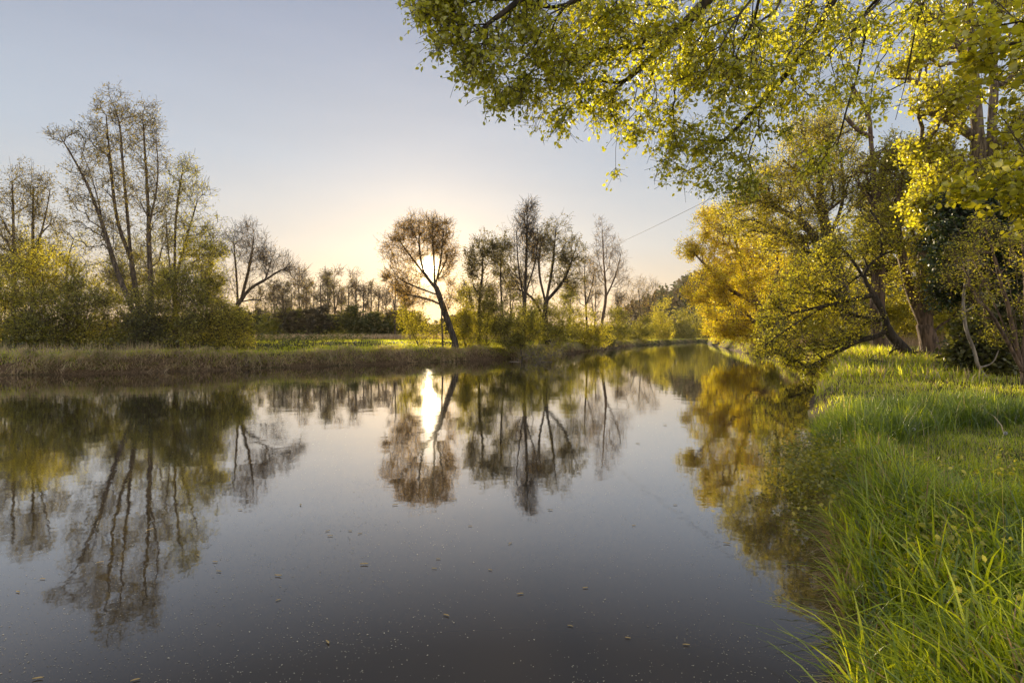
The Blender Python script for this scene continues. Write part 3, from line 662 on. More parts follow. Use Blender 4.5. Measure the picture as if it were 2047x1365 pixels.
for i, (lb, pts, d, R0_) in enumerate([
    ('long dark fallen bough lying across the lit grass near the bent sapling', [(1845, 745, 1), (1900, 738, 0), (1960, 742, 0), (2030, 738, -1)], 22, .07),
    ('thin fallen stick on the ground near the water edge', [(1690, 738, 0), (1725, 750, 0), (1760, 758, 0)], 24, .03),
    ('short dead bough resting near the maple trunks', [(1765, 722, 0), (1800, 716, 0), (1850, 718, 1)], 29, .06)]):
    pl = []
    for q in pts:
        c = P(q[0], q[1], d + q[2]); z = float(ground(c[0], c[1])) + .12; pl.append((q[0], HY + (H - z) / (d + q[2]) * F, q[2]))
    tree('fallen_bough', lb, 'branch', d, [pl], [(pts[1][0], pl[1][1] - 8, 40, 8, 1)], 22, leaf='bud', nleaf=0, R0=R0_, r0=.008, twigs=2, tl=.5, seed=61 + i, wood='bark_dark', ext=.4, minr=R0_ * .5, grounded=False, fine=.01)
RB_ = 'shrubs behind the right bank trees'
rb = [
 ('yellow-green shrub behind the right bank between golden willow and old willow', 56, [(1620, 640, 60, 45, 1), (1680, 620, 50, 60, 1)], 380, 'willow'),
 ('yellow shrub glowing behind the maple trunks', 50, [(1780, 600, 70, 55, 1), (1830, 640, 60, 40, .8)], 420, 'shrub_yellow'),
 ('yellow-green shrub right of the maple trunks', 44, [(1910, 620, 70, 50, 1), (1960, 650, 50, 40, .8)], 420, 'shrub_yellow'),
 ('green shrub hiding the wood edge beyond the hazel', 40, [(2040, 600, 70, 80, 1), (2120, 600, 70, 90, 1)], 380, 'shrub'),
 ('tall green thicket behind the broken-topped trunk', 58, [(1740, 500, 80, 80, 1), (1820, 480, 80, 80, 1)], 480, 'shrub_yellow'),
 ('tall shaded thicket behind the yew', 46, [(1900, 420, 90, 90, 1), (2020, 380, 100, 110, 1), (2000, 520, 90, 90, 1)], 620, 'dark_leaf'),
 ('small green shrub at the water edge below the golden willow', 52, [(1560, 690, 40, 22, 1)], 160, 'shrub_yellow'),
 ('low tangle of shrub right below the old willow', 40, [(1690, 690, 45, 22, 1)], 180, 'shrub'),
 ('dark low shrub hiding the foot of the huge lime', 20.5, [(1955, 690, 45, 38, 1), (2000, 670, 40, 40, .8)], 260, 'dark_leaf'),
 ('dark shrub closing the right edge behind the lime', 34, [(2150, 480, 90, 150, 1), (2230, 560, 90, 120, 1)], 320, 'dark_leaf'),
]
for i, (lb, d, bb, n_, lf) in enumerate(rb):
    bush('bush', lb, d, bb, n_, lf, 12, .2 * max(1, d / 50), seed=180 + i, group=RB_)

# ================================================================== BEECH OVER THE CAMERA
tree('beech_tree', 'beech whose leafy boughs hang in from above over the river', 'tree', 7.0,
     [[(2650, 900, -1), (2640, 300, -1), (2620, -300, -1), (2600, -900, -1)],
      [(2620, -350, -1), (2200, -420, 0), (1800, -300, 1), (1500, -90, 1.5), (1330, 90, 2), (1210, 200, 2.2)],
      [(2600, -650, -1), (1900, -620, 0), (1400, -330, .6), (1120, -60, 1), (960, 60, 1)],
      [(1800, -300, 1), (1700, -60, 2), (1600, 120, 2.6), (1480, 250, 3), (1400, 330, 3)],
      [(1400, -330, .6), (1250, -120, 2), (1150, 40, 2.4), (1080, 130, 2.6)],
      [(2200, -420, 0), (1950, -200, 2), (1840, 0, 2.6), (1812, 160, 2.8), (1790, 240, 2.8)],
      [(1800, -300, 1), (1640, -150, .5), (1480, 20, .5), (1420, 130, .6)]],
     [(900, 40, 55, 60, 1.1, .8), (960, 110, 70, 60, 1.2, 1), (930, -60, 90, 60, 1, .8), (1060, 40, 90, 80, 2, 1.4), (1090, 170, 75, 60, 1.3, 2), (1200, 60, 90, 90, 2.2, 1.6), (1200, 205, 60, 50, 1, 2.2),
      (1330, 90, 100, 100, 2.6, 1.6), (1310, 240, 75, 60, 1.1, 2.4), (1370, 320, 75, 55, .9, 3), (1460, 120, 100, 110, 2.4, 1.2), (1450, 280, 85, 75, 1.2, 2.8), (1580, 60, 90, 90, 1.8, 2),
      (1560, 200, 80, 70, 1.4, 2.8), (1700, 60, 80, 80, 1.0, 2.6), (1720, 200, 60, 60, .6, 2.8), (1820, 40, 80, 70, .9, 2.6), (1400, -100, 250, 60, 1.6, 1.4), (1800, -120, 200, 70, 1.3, 2), (1640, 310, 50, 40, .4, 3.2), (1480, 365, 60, 30, .6, 3.2), (1010, 190, 50, 28, .4, 1.6), (1150, 120, 70, 60, .8, 1.2), (1690, 120, 90, 90, .7, 1.6), (880, 0, 60, 50, .6, .8), (1120, 240, 30, 22, .2, 2), (1235, 340, 12, 10, .05, 2.4)],
     2100, leaf='beech', shape='leaf6', nleaf=3.7, lsize=.066, R0=.16, minr=.006, clump=.3, r0=.003, twigs=4, tl=.32, seed=91, wood='bark_dark', step=.2, spread=.034, alpha=.5, flat=.45, droop=.75, hang=.2, up=-.02, fine=.012, aspect=.6, wob=.04, nojoin=1)
tree('lime_sapling', 'young lime at the right edge with large glowing leaves close by', 'tree', 5.2,
     [[(2330, 1010, 0), (2320, 700, 0), (2300, 400, 0), (2280, 100, 0), (2260, -200, 0)], [(2300, 400), (2150, 330, .2), (2020, 380, .4), (1960, 400, .4)], [(2290, 250), (2160, 120, .3), (2050, 80, .5), (1960, 100, .8)], [(2280, 50), (2150, -60, .3), (2000, -80, .6), (1900, -60, 1)], [(2310, 550), (2180, 480, .2), (2060, 420, .4)]],
     [(2020, 60, 80, 60, 1.1, .4, .4), (1990, 380, 50, 40, .7, .4, .3), (2090, 300, 80, 80, 1, .2, .4), (2060, 180, 60, 60, .8, .3, .4), (2080, 420, 60, 40, .6, .3, .3), (2150, 100, 90, 120, 1, 0, .4), (1930, 20, 60, 30, .3, .8, .3)],
     170, minr=.008, leaf='beech_big', shape='leaf6', nleaf=6, lsize=.07, R0=.06, r0=.002, twigs=3, tl=.28, seed=92, wood='bark', step=.15, spread=.04, alpha=.5, flat=.6, droop=.5, fine=.008, aspect=.75, hang=.1)
bpy.context.view_layer.update()
print('trees', time.time() - T0)

# ================================================================== GRASS AND GROUND COVER
def blades(name, pts, h, w, mat, R, segs=3, bend=.5, kind='stuff', az=None, azs=.0, drop=0, mats=None, mixp=None):
    n = len(pts)
    a = R.uniform(0, 2 * math.pi, n) if az is None else az + R.normal(size=n) * azs
    b = np.clip(R.normal(bend, .25, n), .02, 1.3)
    dx, dy = np.cos(a), np.sin(a)
    tw = a + math.pi / 2 + R.normal(size=n) * .6
    t = np.linspace(0, 1, segs + 1)
    hor = (b[:, None] * h[:, None]) * (t[None] ** 1.8)
    ver = h[:, None] * (t[None] * (1 - .25 * b[:, None]) - (b[:, None] * .32 + drop) * t[None] ** 2.6)
    ctr = np.stack([pts[:, 0:1] + dx[:, None] * hor, pts[:, 1:2] + dy[:, None] * hor, pts[:, 2:3] + ver], -1)
    wd = w[:, None] * (np.array([.75, 1, .8, .55, .12][:segs + 1]) if segs == 4 else np.array([.8, 1, .65, .08][:segs + 1]) if segs == 3 else np.array([1, .8, .08]))[None] * .5
    side = np.stack([np.cos(tw), np.sin(tw), np.zeros(n)], -1)
    l = ctr - side[:, None] * wd[..., None]; r = ctr + side[:, None] * wd[..., None]
    v = np.stack([l, r], 2).reshape(n, -1, 3)
    k = (segs + 1) * 2
    base = (np.arange(n) * k)[:, None]
    q = np.concatenate([base + np.array([2 * s, 2 * s + 1, 2 * s + 3, 2 * s + 2])[None] for s in range(segs)])
    mi = None; ml = M[mat]
    if mats:
        ml = [M[x] for x in mats]; c = R.choice(len(mats), n, p=mixp); mi = np.tile(c, segs)
    return tag(mk(name, v.reshape(-1, 3), [q], ml, mi, smooth=True), kind=kind)


def scatter(n, x0, x1, y0, y1, R, clump=0, cn=0, cs=.15):
    if clump:
        c = np.stack([R.uniform(x0, x1, cn), R.uniform(y0, y1, cn)], 1)
        i = R.integers(0, cn, n); p = c[i] + R.normal(size=(n, 2)) * cs
    else: p = np.stack([R.uniform(x0, x1, n), R.uniform(y0, y1, n)], 1)
    return p


def onland(p, lo=.0, hi=99, side=None):
    h, w, dl, dr = ground(p[:, 0], p[:, 1], True)
    e = np.minimum(dl, dr)
    ok = (~w | (e < -lo)) & (e < hi)
    if lo > 0: ok &= e > lo
    if side == 'L': ok &= dl < dr
    if side == 'R': ok &= dr < dl
    return np.concatenate([p, h[:, None]], 1)[ok], e[ok], dl[ok], dr[ok]

def bankpts(LN, n, emax, x0, x1, R, y1=260):
    a, b = LN[:-1], LN[1:]; k = (np.maximum(a[:, 0], b[:, 0]) > x0) & (np.minimum(a[:, 0], b[:, 0]) < x1) & (a[:, 1] < y1); a, b = a[k], b[k]
    ln = np.hypot(*(b - a).T) / (8 + (a[:, 1] + b[:, 1]) / 2); i = R.choice(len(a), n, p=ln / ln.sum()); t = R.uniform(0, 1, (n, 1)); q = a[i] * (1 - t) + b[i] * t
    dr_ = norm(b - a)[i]; q = q + np.stack([-dr_[:, 1], dr_[:, 0]], 1) * R.uniform(-.1, emax, (n, 1)) 
    return q
RG = np.random.default_rng(99)
# tall lush grass of the near bank
p, e, _, _ = onland(scatter(74000, 1.2, 9.5, 1.9, 9.2, RG, 1, 1700, .14), 0, side='R')
keep = (p[:, 0] < p[:, 1] * 1.12 + 1.6); p, e = p[keep], e[keep]
lawn = (p[:, 1] > 7.4 + 1.6 * vnoise(p[:, 0], p[:, 1], 1.3, 55) + .5 * RG.normal(size=len(p)) * .5) & (e > 1.0 + .8 * vnoise(p[:, 0], p[:, 1], .9, 56))
trans = sm((p[:, 1] - 4.6) / 2.4) * sm((e - .7) / .6)
p, e, trans = p[~lawn], e[~lawn], trans[~lawn]
h = (.30 + .32 * RG.beta(2, 2, len(p))) * (1 - .8 * trans) * np.where(e < .25, .8, 1) * (1 + .8 * vnoise(p[:, 0], p[:, 1], .9, 9))
blades('tall_grass', p, h, RG.uniform(.008, .021, len(p)), 'grass', RG, 4, .6, mats=['grass', 'grass_dark', 'reed'], mixp=[.58, .33, .09])
# broad arching blades standing out of it
p, e, _, _ = onland(scatter(3400, 1.6, 6, 2.2, 5.6, RG), 0.02, side='R'); keep = (p[:, 0] < p[:, 1] * 1.1 + 1); p = p[keep]
blades('reed_grass', p, RG.uniform(.5, .85, len(p)), RG.uniform(.013, .024, len(p)), 'grass', RG, 4, .75, mats=['grass', 'grass_dark'], mixp=[.7, .3])
p, e, _, _ = onland(scatter(420, 1.6, 7, 3.8, 7, RG), 0.05, side='R'); keep = (p[:, 0] < p[:, 1] * 1.1 + 1); p = p[keep]
hs = RG.uniform(.5, .8, len(p)); blades('seed_stalks', p, hs, np.full(len(p), .003), 'reed', RG, 4, .25, azs=.4)
# short lawn strip
p, e, _, _ = onland(scatter(60000, 5.3, 13, 6.2, 10.8, RG), .4, side='R')
blades('mown_grass', p, RG.uniform(.04, .15, len(p)) * (1 + 1.1 * vnoise(p[:, 0], p[:, 1], .7, 57)), RG.uniform(.004, .009, len(p)), 'grass', RG, 2, .5, mats=['grass', 'straw', 'meadow', 'grass_dark'], mixp=[.4, .12, .25, .23])
# long tussock belt behind the lawn
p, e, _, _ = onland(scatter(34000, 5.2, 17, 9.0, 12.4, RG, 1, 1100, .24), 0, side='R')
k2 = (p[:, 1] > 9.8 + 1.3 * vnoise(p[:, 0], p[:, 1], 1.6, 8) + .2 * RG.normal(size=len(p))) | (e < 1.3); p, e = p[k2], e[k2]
blades('tussock_grass', p, (.38 + .34 * RG.beta(2, 2, len(p))) * (1 + .7 * vnoise(p[:, 0], p[:, 1], 1.2, 19)), RG.uniform(.008, .018, len(p)), 'grass_dark', RG, 3, .6, mats=['grass_dark', 'grass', 'straw'], mixp=[.88, .09, .03])  # mostly dark blades: shade on the belt put into the blade colour
# lit short grass and leaf litter under the maples
p, e, _, _ = onland(np.concatenate([scatter(50000, 9, 48, 16, 46, RG, 1, 1500, .5), scatter(26000, 8, 26, 11.8, 22, RG, 1, 900, .25)]), .1, side='R')
blades('short_grass', p, RG.uniform(.08, .26, len(p)) * (p[:, 1] / 30) ** .3, RG.uniform(.015, .03, len(p)) * np.clip(p[:, 1] / 26, .45, 1), 'meadow', RG, 2, .4, mats=['meadow', 'grass', 'straw'], mixp=[.55, .27, .18])
p, e, _, _ = onland(scatter(16000, 8, 34, 12.5, 40, RG, 1, 240, .8), .1, side='R')
v, q, _ = leaves(p + [0, 0, .03], .08, 'kite', 0, .8, RG); tag(mk('fallen_leaves', v, [q], M['litter']), kind='stuff')
p, e, _, _ = onland(bankpts(RB, 30000, 5, 14, 90, RG), 0)
blades('riverside_grass', p, RG.uniform(.2, .6, len(p)), RG.uniform(.03, .05, len(p)), 'meadow', RG, 2, .5, mats=['meadow', 'grass', 'straw'], mixp=[.4, .35, .25])
# dry reeds in front of the wood edge
p, e, _, _ = onland(scatter(15000, 20, 60, 40, 52, RG, 1, 300, .6), .5, side='R')
blades('dry_reeds', p, RG.uniform(.4, 1.0, len(p)) * (1 + 1.2 * vnoise(p[:, 0], p[:, 1], 2.5, 61)), RG.uniform(.015, .03, len(p)), 'reed', RG, 2, .2, mats=['reed', 'straw'], mixp=[.75, .25])
# small leafy herbs trailing over the near water edge
c = []
for (x0, y0, r_, n_) in [(4.05, 7.0, .22, 500), (4.45, 7.9, .25, 600), (5.6, 9.9, .4, 700), (3.75, 6.2, .22, 350), (4.35, 7.4, .34, 1700), (4.7, 8.2, .36, 1600), (5.15, 9.2, .4, 1400), (4.3, 6.6, .3, 900), (5.5, 8.4, .45, 800), (5.0, 7.2, .5, 900), (4.15, 7.6, .35, 260), (4.5, 8.9, .35, 240)]:
    q_ = RG.normal(size=(n_, 3)) * [r_, r_, .15] + [x0, y0, .30]; q_[:, 2] = np.maximum(np.abs(q_[:, 2]), .02); c.append(q_)
v, q, _ = leaves(np.concatenate(c), .042, 'leaf6', .2, .6, RG, .7)
tag(mk('bank_herbs', v, [q], M['shrub']), kind='stuff')
# broad leaves low in the near grass
p, e, _, _ = onland(scatter(6500, 2.6, 7.5, 3.2, 6.8, RG, 1, 150, .2), .3, side='R')
p[:, 2] += RG.uniform(.05, .4, len(p)); v, q, _ = leaves(p, .045, 'leaf6', .1, .6, RG, .6)
tag(mk('broad_herbs', v, [q], M['maple']), kind='stuff')
# straw at the waterline of the near bank
p, e, _, _ = onland(scatter(90000, 1.2, 7, 1.8, 9, RG), 0.0, .28, side='R'); p = p[:5200]
blades('waterside_straw', p, RG.uniform(.12, .42, len(p)), RG.uniform(.003, .008, len(p)), 'reed', RG, 3, .8, az=math.pi, azs=.7, drop=.2)

# far bank: bright meadow, drooping straw over the edge, shaded grass
p, e, dl, _ = onland(np.concatenate([scatter(75000, -42, 30, 26, 100, RG), bankpts(LB, 26000, 5.5, -46, 30, RG, 100)]), .6, side='L')
k2 = RG.uniform(0, 1, len(p)) < np.clip(55 / p[:, 1] * .9, .2, 1); p = p[k2]
blades('meadow_grass', p, RG.uniform(.10, .26, len(p)), RG.uniform(.025, .05, len(p)), 'meadow', RG, 2, .35)
p, e, dl, _ = onland(bankpts(LB, 110000, 2.6, -48, 60, RG), .0, 2.6)
sel = RG.uniform(0, 1, len(p)) < (.65 + .9 * vnoise(p[:, 0], p[:, 1], 1.4, 21)); p, e = p[sel], e[sel]
print('bank', len(p))
az = -math.pi / 2 + .35
edge = (e > .5)
blades('bank_grass', p[edge], RG.uniform(.15, .4, edge.sum()), RG.uniform(.02, .04, edge.sum()), 'grass_dark', RG, 3, .5, mats=['grass_dark', 'meadow', 'straw'], mixp=[.26, .66, .08])
pe = p[(e > .1) & (e < 1.3)]; pe = pe[vnoise(pe[:, 0], pe[:, 1], 2.2, 47) > RG.uniform(-.35, .5, len(pe))]
blades('drooping_straw', pe, RG.uniform(.35, .9, len(pe)) * (1 + .9 * vnoise(pe[:, 0], pe[:, 1], 1.3, 41)), RG.uniform(.018, .035, len(pe)), 'straw', RG, 3, 1.0, az=az, azs=.6, drop=.55)
nc = 620; cc = bankpts(LB, nc, 1.0, -46, 34, RG, 120); ci = RG.integers(0, nc, 42000)
cr_ = RG.uniform(.12, .42, nc); pt = cc[ci] + RG.normal(size=(42000, 2)) * cr_[ci][:, None]; gz = ground(pt[:, 0], pt[:, 1])
ok = gz > .05; pt, gz, ci = pt[ok], gz[ok], ci[ok]; ln_ = RG.uniform(.35, 1.15, nc)[ci] * RG.uniform(.6, 1.1, len(ci)); azc = (-math.pi / 2 + RG.normal(size=nc) * .9)[ci] + RG.normal(size=len(ci)) * .35
blades('straw_tussocks', np.concatenate([pt, gz[:, None] + .05 + .3 * (RG.uniform(0, 1, nc) ** 2)[ci][:, None]], 1), ln_, RG.uniform(.015, .03, len(ci)), 'straw', RG, 4, 1.0, az=azc, drop=.45, mats=['straw', 'grass_dark', 'grass'], mixp=[.68, .16, .16])
# reed belt at the back of the meadow
p, e, dl, _ = onland(scatter(30000, -48, 8, 80, 92, RG), 2, side='L')
blades('reed_belt', p, RG.uniform(.3, 1.0, len(p)), RG.uniform(.04, .07, len(p)), 'straw', RG, 2, .2, mats=['straw', 'reed'], mixp=[.6, .4])
p, e, dl, _ = onland(scatter(5000, -42, -10, 31, 38, RG, 1, 90, .5), 1.5, 5, side='L')
blades('dead_weeds', p, RG.uniform(.4, 1.0, len(p)), RG.uniform(.012, .02, len(p)), 'straw', RG, 2, .25)
# undergrowth under the alders
n_ = 22000; p, e, dl, _ = onland(scatter(n_, -60, -15, 35, 60, RG, 1, 240, 1.1), 3.2, side='L')
p[:, 2] += np.abs(RG.normal(size=len(p))) * .45; v, q, _ = leaves(p, .22, 'kite', 0, .3, RG)
tag(mk('undergrowth', v, [q], M['dark_leaf']), kind='stuff')

# hill woods
def hillwood():
    R = np.random.default_rng(17); V = []; Q = []; off = 0
    for _ in range(1500):
        x = R.uniform(72, 330); y = R.uniform(285, 400); z = float(0)
        V.append((x, y))
    xy = np.array(V); z = ground(xy[:, 0], xy[:, 1]); vs = []; mi = []
    for i in range(len(xy)):
        con = R.uniform() < .62; hh = R.uniform(8, 15); n = 60
        t = R.uniform(0, 1, n)
        r = (1 - t) * hh * .20 + .3 if con else np.sin(np.clip(t * .9 + .1, 0, 1) * math.pi) * hh * .3
        a = R.uniform(0, 6.28, n); rr = r * R.uniform(.5, 1, n)
        vs.append(np.stack([xy[i, 0] + rr * np.cos(a), xy[i, 1] + rr * np.sin(a), z[i] + t * hh + .5], -1)); mi.append(np.full(n, 0 if con else 1))
    c = np.concatenate(vs); v, q, nf = leaves(c, 2.0, 'kite', .2, .4, R, .8)
    return v, q, np.concatenate(mi)
v, q, mi = hillwood(); tag(mk('hill_woods', v, [q], [M['yew'], M['hill']], mi), kind='stuff')
# low distant wood closing the horizon on the left and right
R = np.random.default_rng(18); n = 26000
x = np.concatenate([R.uniform(-330, 60, n // 2), R.uniform(60, 420, n // 2)]); y = 190 + R.uniform(0, 25, n); y[n // 2:] = R.uniform(255, 300, n - n // 2)
hm = 4 + 5 * (vnoise(x, x * 0, 14, 5) + .5) + 2 * vnoise(x, x * 0, 4, 6)
z = R.uniform(0, 1, n) ** .7 * hm; v, q, _ = leaves(np.stack([x, y, z + 1], -1), 1.6, 'kite', 0, .3, R, .8)
tag(mk('distant_wood', v, [q], M['hill']), kind='stuff')

# ================================================================== CABLE
a, b = P(1470, 372, 34), P(1130, 530, 88)
def cable(a, b):
    n = 40; k = 5; pts = [a + (b - a) * i / n - np.array([0, 0, 1]) * .9 * 4 * (i / n) * (1 - i / n) * .35 for i in range(n + 1)]
    dv = norm(b - a); u = norm(np.cross(dv, [0, 0, 1.])); w_ = np.cross(u, dv); v = []
    for p_ in pts:
        for j in range(k): t = j / k * 6.2832; v.append(p_ + .015 * (u * math.cos(t) + w_ * math.sin(t)))
    q = [[i * k + j, i * k + (j + 1) % k, (i + 1) * k + (j + 1) % k, (i + 1) * k + j] for i in range(n) for j in range(k)]
    return mk('overhead_cable', np.array(v), [np.array(q)], M['cable'], smooth=True)
tag(cable(a, b), 'thin overhead cable slanting down across the river between the trees', 'cable')

# ================================================================== FLOWERS AND FLOATING THINGS
def flower(px, py, d, h, kind_, label, seed):
    R = np.random.default_rng(seed); c = P(px, py, d); c[2] = float(ground(c[0], c[1]))
    root = tag(empty('dandelion_clock' if kind_ == 'clock' else 'yellow_flower', c), label, 'flower')
    k = 5; v = []
    for z in (0, .5, 1):
        for j in range(k): v.append([.03 * z * z + .004 * math.cos(j * 1.2566), .004 * math.sin(j * 1.2566), z * h])
    q = [[i * k + j, i * k + (j + 1) % k, (i + 1) * k + (j + 1) % k, (i + 1) * k + j] for i in range(2) for j in range(k)]
    mk('stem', np.array(v), [np.array(q)], M['grass_dark'], parent=root)
    top = np.array([.03, 0, h])
    if kind_ == 'clock':
        dv = norm(R.normal(size=(220, 3))); cc = top + dv * .016; b_ = norm(np.cross(dv, R.normal(size=(220, 3)))) * .006
        vv = np.stack([cc - b_, cc + dv * .012 - b_ * .5, cc + dv * .012 + b_ * .5, cc + b_], 1).reshape(-1, 3)
        mk('seed_head', vv, [np.arange(220)[:, None] * 4 + np.arange(4)[None]], M['clock'], parent=root)
    else:
        m = 14; vv = []
        for j in range(m):
            t = j / m * 6.283; u = np.array([math.cos(t), math.sin(t), .35]); s_ = np.array([-math.sin(t), math.cos(t), 0])
            vv += [top, top + u * .014 + s_ * .006, top + u * .027, top + u * .014 - s_ * .006]
        mk('petals', np.array(vv), [np.arange(m)[:, None] * 4 + np.arange(4)[None]], M['petal'], parent=root)
    return root
flower(1823, 866, 9.3, .22, 'clock', 'white dandelion seed head at the left end of the lawn strip', 1)
flower(2006, 884, 9.0, .12, 'clock', 'white dandelion seed head low in the lawn strip near the right edge', 2)
for i, (px, py, d, h, lb) in enumerate([(1703, 905, 8.6, .5, 'yellow flower leftmost in the clump over the trailing herbs'), (1712, 900, 8.6, .55, 'highest yellow flower in the clump over the trailing herbs'),
        (1722, 905, 8.5, .5, 'yellow flower in the middle of the clump over the trailing herbs'), (1736, 908, 8.5, .48, 'yellow flower at the right of the clump over the trailing herbs'),
        (1845, 830, 11, .6, 'yellow flower in dark tussock belt, taller one of its pair'), (1850, 838, 10.6, .5, 'yellow flower in dark tussock belt, lower one of its pair'),
        (1958, 850, 10.2, .45, 'lone yellow flower in the tussock belt near the right edge')]):
    flower(px, py, d, h, 'yellow', lb, 10 + i)

R = np.random.default_rng(77)
# fine pollen and bud scales floating everywhere on the calm water
n = 52000; y = 3.2 + 30 * R.uniform(0, 1, n) ** 1.7; x = R.uniform(-1, 1, n) * (y * .95 + 1)
cl = vnoise(x, y, 1.6, 31) + vnoise(x, y, .5, 32) * .6 + .35 * sm((x - 2.0) / 2.5)
ok = inside(x, y) & (cl > R.uniform(-.75, .7, n)); x, y = x[ok], y[ok]
n = len(x); s = (.0022 + .0072 * R.beta(1.2, 3.5, n)) * (1 + y / 22); a = R.uniform(0, 6.28, n)
o4 = np.array([[1, 0, 0], [0, .6, .35], [-1, 0, 0], [0, -.6, .35]])
v = np.stack([x, y, np.full(n, .002)], 1)[:, None] + s[:, None, None] * np.stack([o4[None, :, 0] * np.cos(a)[:, None] - o4[None, :, 1] * np.sin(a)[:, None], o4[None, :, 0] * np.sin(a)[:, None] + o4[None, :, 1] * np.cos(a)[:, None], np.broadcast_to(o4[None, :, 2], (n, 4))], -1)
tag(mk('floating_pollen', v.reshape(-1, 3), [np.arange(n)[:, None] * 4 + np.arange(4)[None]], M['speck']), kind='stuff')

def floatleaf(seed, L_, w_, curl):
    k = 7; v = []
    for i in range(k):
        t = i / (k - 1); xx = (t - .5) * L_; ww = w_ * math.sin(math.pi * min(max(t, .06), .94)) ** .7
        zz = .006 + curl * (t - .5) ** 2 * 4 * L_; yy = .12 * L_ * math.sin(t * 3)
        v += [[xx, yy - ww, zz + .004], [xx, yy, zz], [xx, yy + ww, zz + .005]]
    q = []
    for i in range(k - 1):
        for j in range(2): q.append([i * 3 + j, i * 3 + j + 1, i * 3 + 4 + j, i * 3 + 3 + j])
    return np.array(v), np.array(q)
W_ = [(790, 1010), (556, 1152), (437, 1143), (430, 1124), (868, 1137), (654, 1285), (892, 1231), (1040, 1188), (1267, 1051), (1453, 1087), (1372, 1290), (876, 1118), (728, 1129), (655, 1062), (720, 1067), (556, 1200), (660, 1072),
      (395, 1111), (908, 999), (1020, 1087), (1170, 1176), (1255, 1276), (85, 1158), (35, 1184), (200, 1125), (700, 1062), (1100, 1020), (1140, 1252), (940, 1052), (980, 1140), (1350, 1010), (1420, 985), (1500, 1050), (300, 1060), (480, 1020), (270, 1361), (75, 1358), (1330, 850), (1275, 887), (600, 1010)]
prot = None; sc_ = ['small', 'curled', 'narrow', 'dark', 'pale']
for i, (px, py) in enumerate(W_):
    x_, y_ = W(px, py)
    if not inside(np.array([x_]), np.array([y_]))[0]: continue
    if prot is None or i < 4:
        v, q = floatleaf(i, .06, .0085, R.uniform(.02, .06)); o = mk('floating_leaf', v, [q], M['litter'], smooth=True)
        prot = (prot or []) + [o]
    else:
        o = prot[i % len(prot)].copy(); COL.objects.link(o)
    o.location = (x_, y_, 0); o.rotation_euler = (0, 0, R.normal() * .5); s_ = R.uniform(.7, 1.3) * (1 if y_ < 8 else 1.3); o.scale = (s_, s_, s_)
    tag(o, 'small narrow tan leaf floating flat on the open dark water', 'leaf', 'leaves floating on the river')

# ================================================================== HAZE
hv = np.array([[x, y, z] for x in (-1600, 1600) for y in (-90, 1900) for z in (-2, 62)], float)
hm_, nt_, N_h, L_h = newmat('evening_haze'); ho = N_h('ShaderNodeOutputMaterial'); pv = N_h('ShaderNodeVolumePrincipled')
pv.inputs['Color'].default_value = (1, .82, .58, 1); pv.inputs['Density'].default_value = .00010; pv.inputs['Anisotropy'].default_value = .5
L_h(pv.outputs[0], ho.inputs['Volume'])
tag(mk('haze', hv, [np.array([[0, 1, 3, 2], [4, 6, 7, 5], [0, 4, 5, 1], [2, 3, 7, 6], [0, 2, 6, 4], [1, 5, 7, 3]])], hm_), kind='stuff')

# ================================================================== SKY, SUN, CAMERA
sun_az = math.atan2((857 - CX), F)                  # to the left of straight ahead
sun_el = math.atan((HY - 538) / math.hypot(F, 857 - CX))
SD = Vector((math.sin(sun_az) * math.cos(sun_el), math.cos(sun_az) * math.cos(sun_el), math.sin(sun_el)))
w = bpy.data.worlds.new('World'); S.world = w; w.use_nodes = True
nt = w.node_tree; nt.nodes.clear(); N = nt.nodes.new; L = nt.links.new
out = N('ShaderNodeOutputWorld'); bg = N('ShaderNodeBackground'); L(bg.outputs[0], out.inputs[0])
sky = N('ShaderNodeTexSky'); sky.sky_type = 'NISHITA'; sky.sun_disc = False; sky.sun_elevation = sun_el; sky.sun_rotation = sun_az
sky.dust_density = 2.0; sky.air_density = 1.0; sky.ozone_density = 1.5
tc = N('ShaderNodeTexCoord'); sx = N('ShaderNodeSeparateXYZ'); L(tc.outputs['Generated'], sx.inputs[0])
gr = N('ShaderNodeValToRGB'); cr = gr.color_ramp
stops = [(0.0, (.72, .55, .38)), (.085, (.74, .65, .54)), (.15, (.67, .68, .68)), (.28, (.53, .60, .70)), (.45, (.405, .462, .59)), (.52, (.35, .41, .55)), (1.0, (.36, .42, .55))]
while len(cr.elements) < len(stops): cr.elements.new(.5)
for el, (p_, c_) in zip(cr.elements, stops): el.position = p_; el.color = (*c_, 1)
L(sx.outputs[2], gr.inputs[0])
dt = N('ShaderNodeVectorMath'); dt.operation = 'DOT_PRODUCT'; L(tc.outputs['Generated'], dt.inputs[0]); dt.inputs[1].default_value = SD
def term(power, col, gain):
    mx = N('ShaderNodeMath'); mx.operation = 'MAXIMUM'; mx.inputs[1].default_value = 0; L(dt.outputs['Value'], mx.inputs[0])
    pw = N('ShaderNodeMath'); pw.operation = 'POWER'; pw.inputs[1].default_value = power; L(mx.outputs[0], pw.inputs[0])
    ml = N('ShaderNodeVectorMath'); ml.operation = 'SCALE'; ml.inputs[0].default_value = [c * gain for c in col]; L(pw.outputs[0], ml.inputs['Scale']); return ml.outputs[0]
def vadd(a, b):
    x = N('ShaderNodeVectorMath'); x.operation = 'ADD'; L(a, x.inputs[0]); L(b, x.inputs[1]); return x.outputs[0]
skys = N('ShaderNodeVectorMath'); skys.operation = 'SCALE'; skys.inputs['Scale'].default_value = .0045; L(sky.outputs[0], skys.inputs[0])
grs = N('ShaderNodeVectorMath'); grs.operation = 'SCALE'; grs.inputs['Scale'].default_value = .41; L(gr.outputs[0], grs.inputs[0])
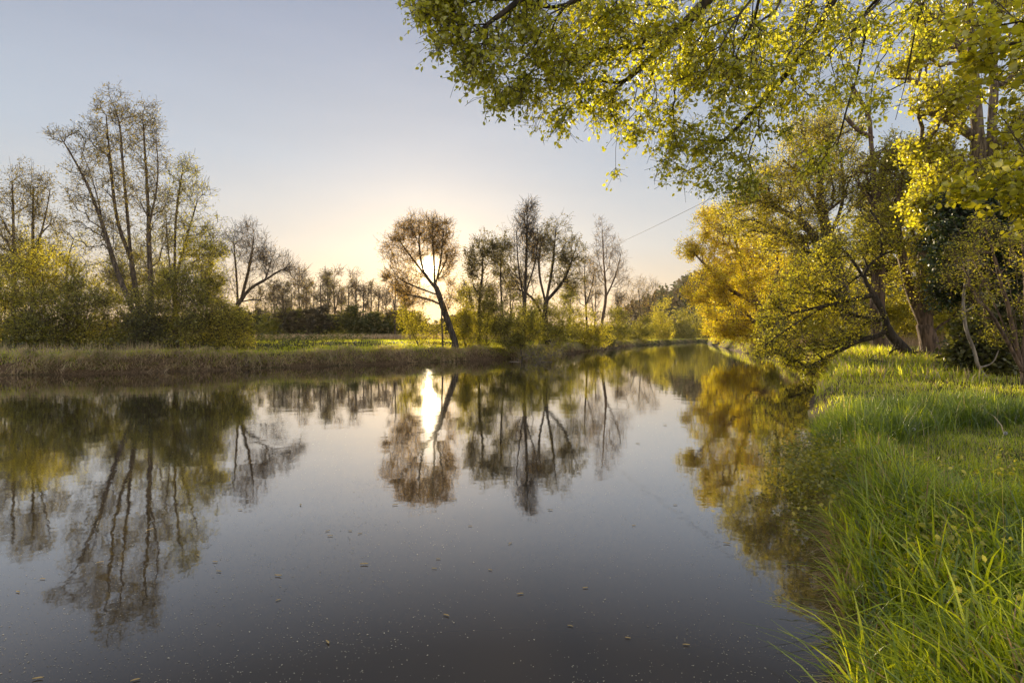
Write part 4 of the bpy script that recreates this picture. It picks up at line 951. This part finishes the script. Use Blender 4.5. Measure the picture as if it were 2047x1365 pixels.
hn = N('ShaderNodeTexNoise'); hn.inputs['Scale'].default_value = 2.2; hn.inputs['Detail'].default_value = 3; hm2 = N('ShaderNodeMapping'); hm2.inputs['Scale'].default_value = (1, 1, 5); hm2.inputs['Rotation'].default_value = (.1, .15, 0)
L(tc.outputs['Generated'], hm2.inputs[0]); L(hm2.outputs[0], hn.inputs['Vector'])
hr_ = N('ShaderNodeMapRange'); hr_.inputs[1].default_value = .3; hr_.inputs[2].default_value = .7; hr_.inputs[3].default_value = .965; hr_.inputs[4].default_value = 1.035; L(hn.outputs[0], hr_.inputs[0])
hv2 = N('ShaderNodeVectorMath'); hv2.operation = 'SCALE'; L(grs.outputs[0], hv2.inputs[0]); L(hr_.outputs[0], hv2.inputs['Scale'])
tot = vadd(skys.outputs[0], hv2.outputs[0])
tot = vadd(tot, term(60, (1, .62, .30), .035)); tot = vadd(tot, term(300, (1, .60, .24), .10)); tot = vadd(tot, term(6000, (1, .70, .32), 4))
bk = N('ShaderNodeMapRange'); bk.interpolation_type = 'SMOOTHSTEP'; bk.inputs[1].default_value = .1; bk.inputs[2].default_value = -.8; L(dt.outputs['Value'], bk.inputs[0])  # added fill: unseen sky opposite the sun brightened to lift camera-facing sides
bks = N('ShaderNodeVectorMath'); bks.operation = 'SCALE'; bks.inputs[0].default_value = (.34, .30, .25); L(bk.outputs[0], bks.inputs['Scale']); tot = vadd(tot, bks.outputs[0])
disc = N('ShaderNodeMapRange'); disc.inputs[1].default_value = math.cos(math.radians(.55)); disc.inputs[2].default_value = math.cos(math.radians(.38)); L(dt.outputs['Value'], disc.inputs[0])
dsc = N('ShaderNodeVectorMath'); dsc.operation = 'SCALE'; dsc.inputs[0].default_value = (24, 17, 8); L(disc.outputs[0], dsc.inputs['Scale'])
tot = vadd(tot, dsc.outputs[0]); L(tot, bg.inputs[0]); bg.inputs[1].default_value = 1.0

sl = bpy.data.lights.new('sun', 'SUN'); sl.energy = 5; sl.angle = math.radians(.6); sl.color = (1, .80, .50)
so = bpy.data.objects.new('sun', sl); COL.objects.link(so); so.location = (0, 0, 40); so.rotation_euler = (-SD).to_track_quat('-Z', 'Y').to_euler()

cd = bpy.data.cameras.new('camera'); cam = bpy.data.objects.new('camera', cd); COL.objects.link(cam)
cam.location = (0, 0, H); cam.rotation_euler = (math.radians(90), 0, 0); cd.sensor_width = 36; cd.lens = 36 * F / 2047
cd.shift_y = (HY - 682.5) / 2047 ; cd.clip_end = 5000; cd.clip_start = .05
S.camera = cam
S.view_settings.view_transform = 'Standard'; S.view_settings.look = 'None'; S.view_settings.gamma = 1; S.view_settings.use_curve_mapping = False; S.view_settings.exposure = 1.15
S.render.engine = 'CYCLES'
cy = S.cycles; cy.use_denoising = True; cy.denoiser = 'OPENIMAGEDENOISE'; cy.max_bounces = 8; cy.transmission_bounces = 4; cy.diffuse_bounces = 3; cy.glossy_bounces = 3; cy.caustics_reflective = False; cy.caustics_refractive = False
cy.sample_clamp_indirect = 4; cy.sample_clamp_direct = 0
print('built', time.time() - T0, 'polys', sum(len(m.polygons) for m in bpy.data.meshes))
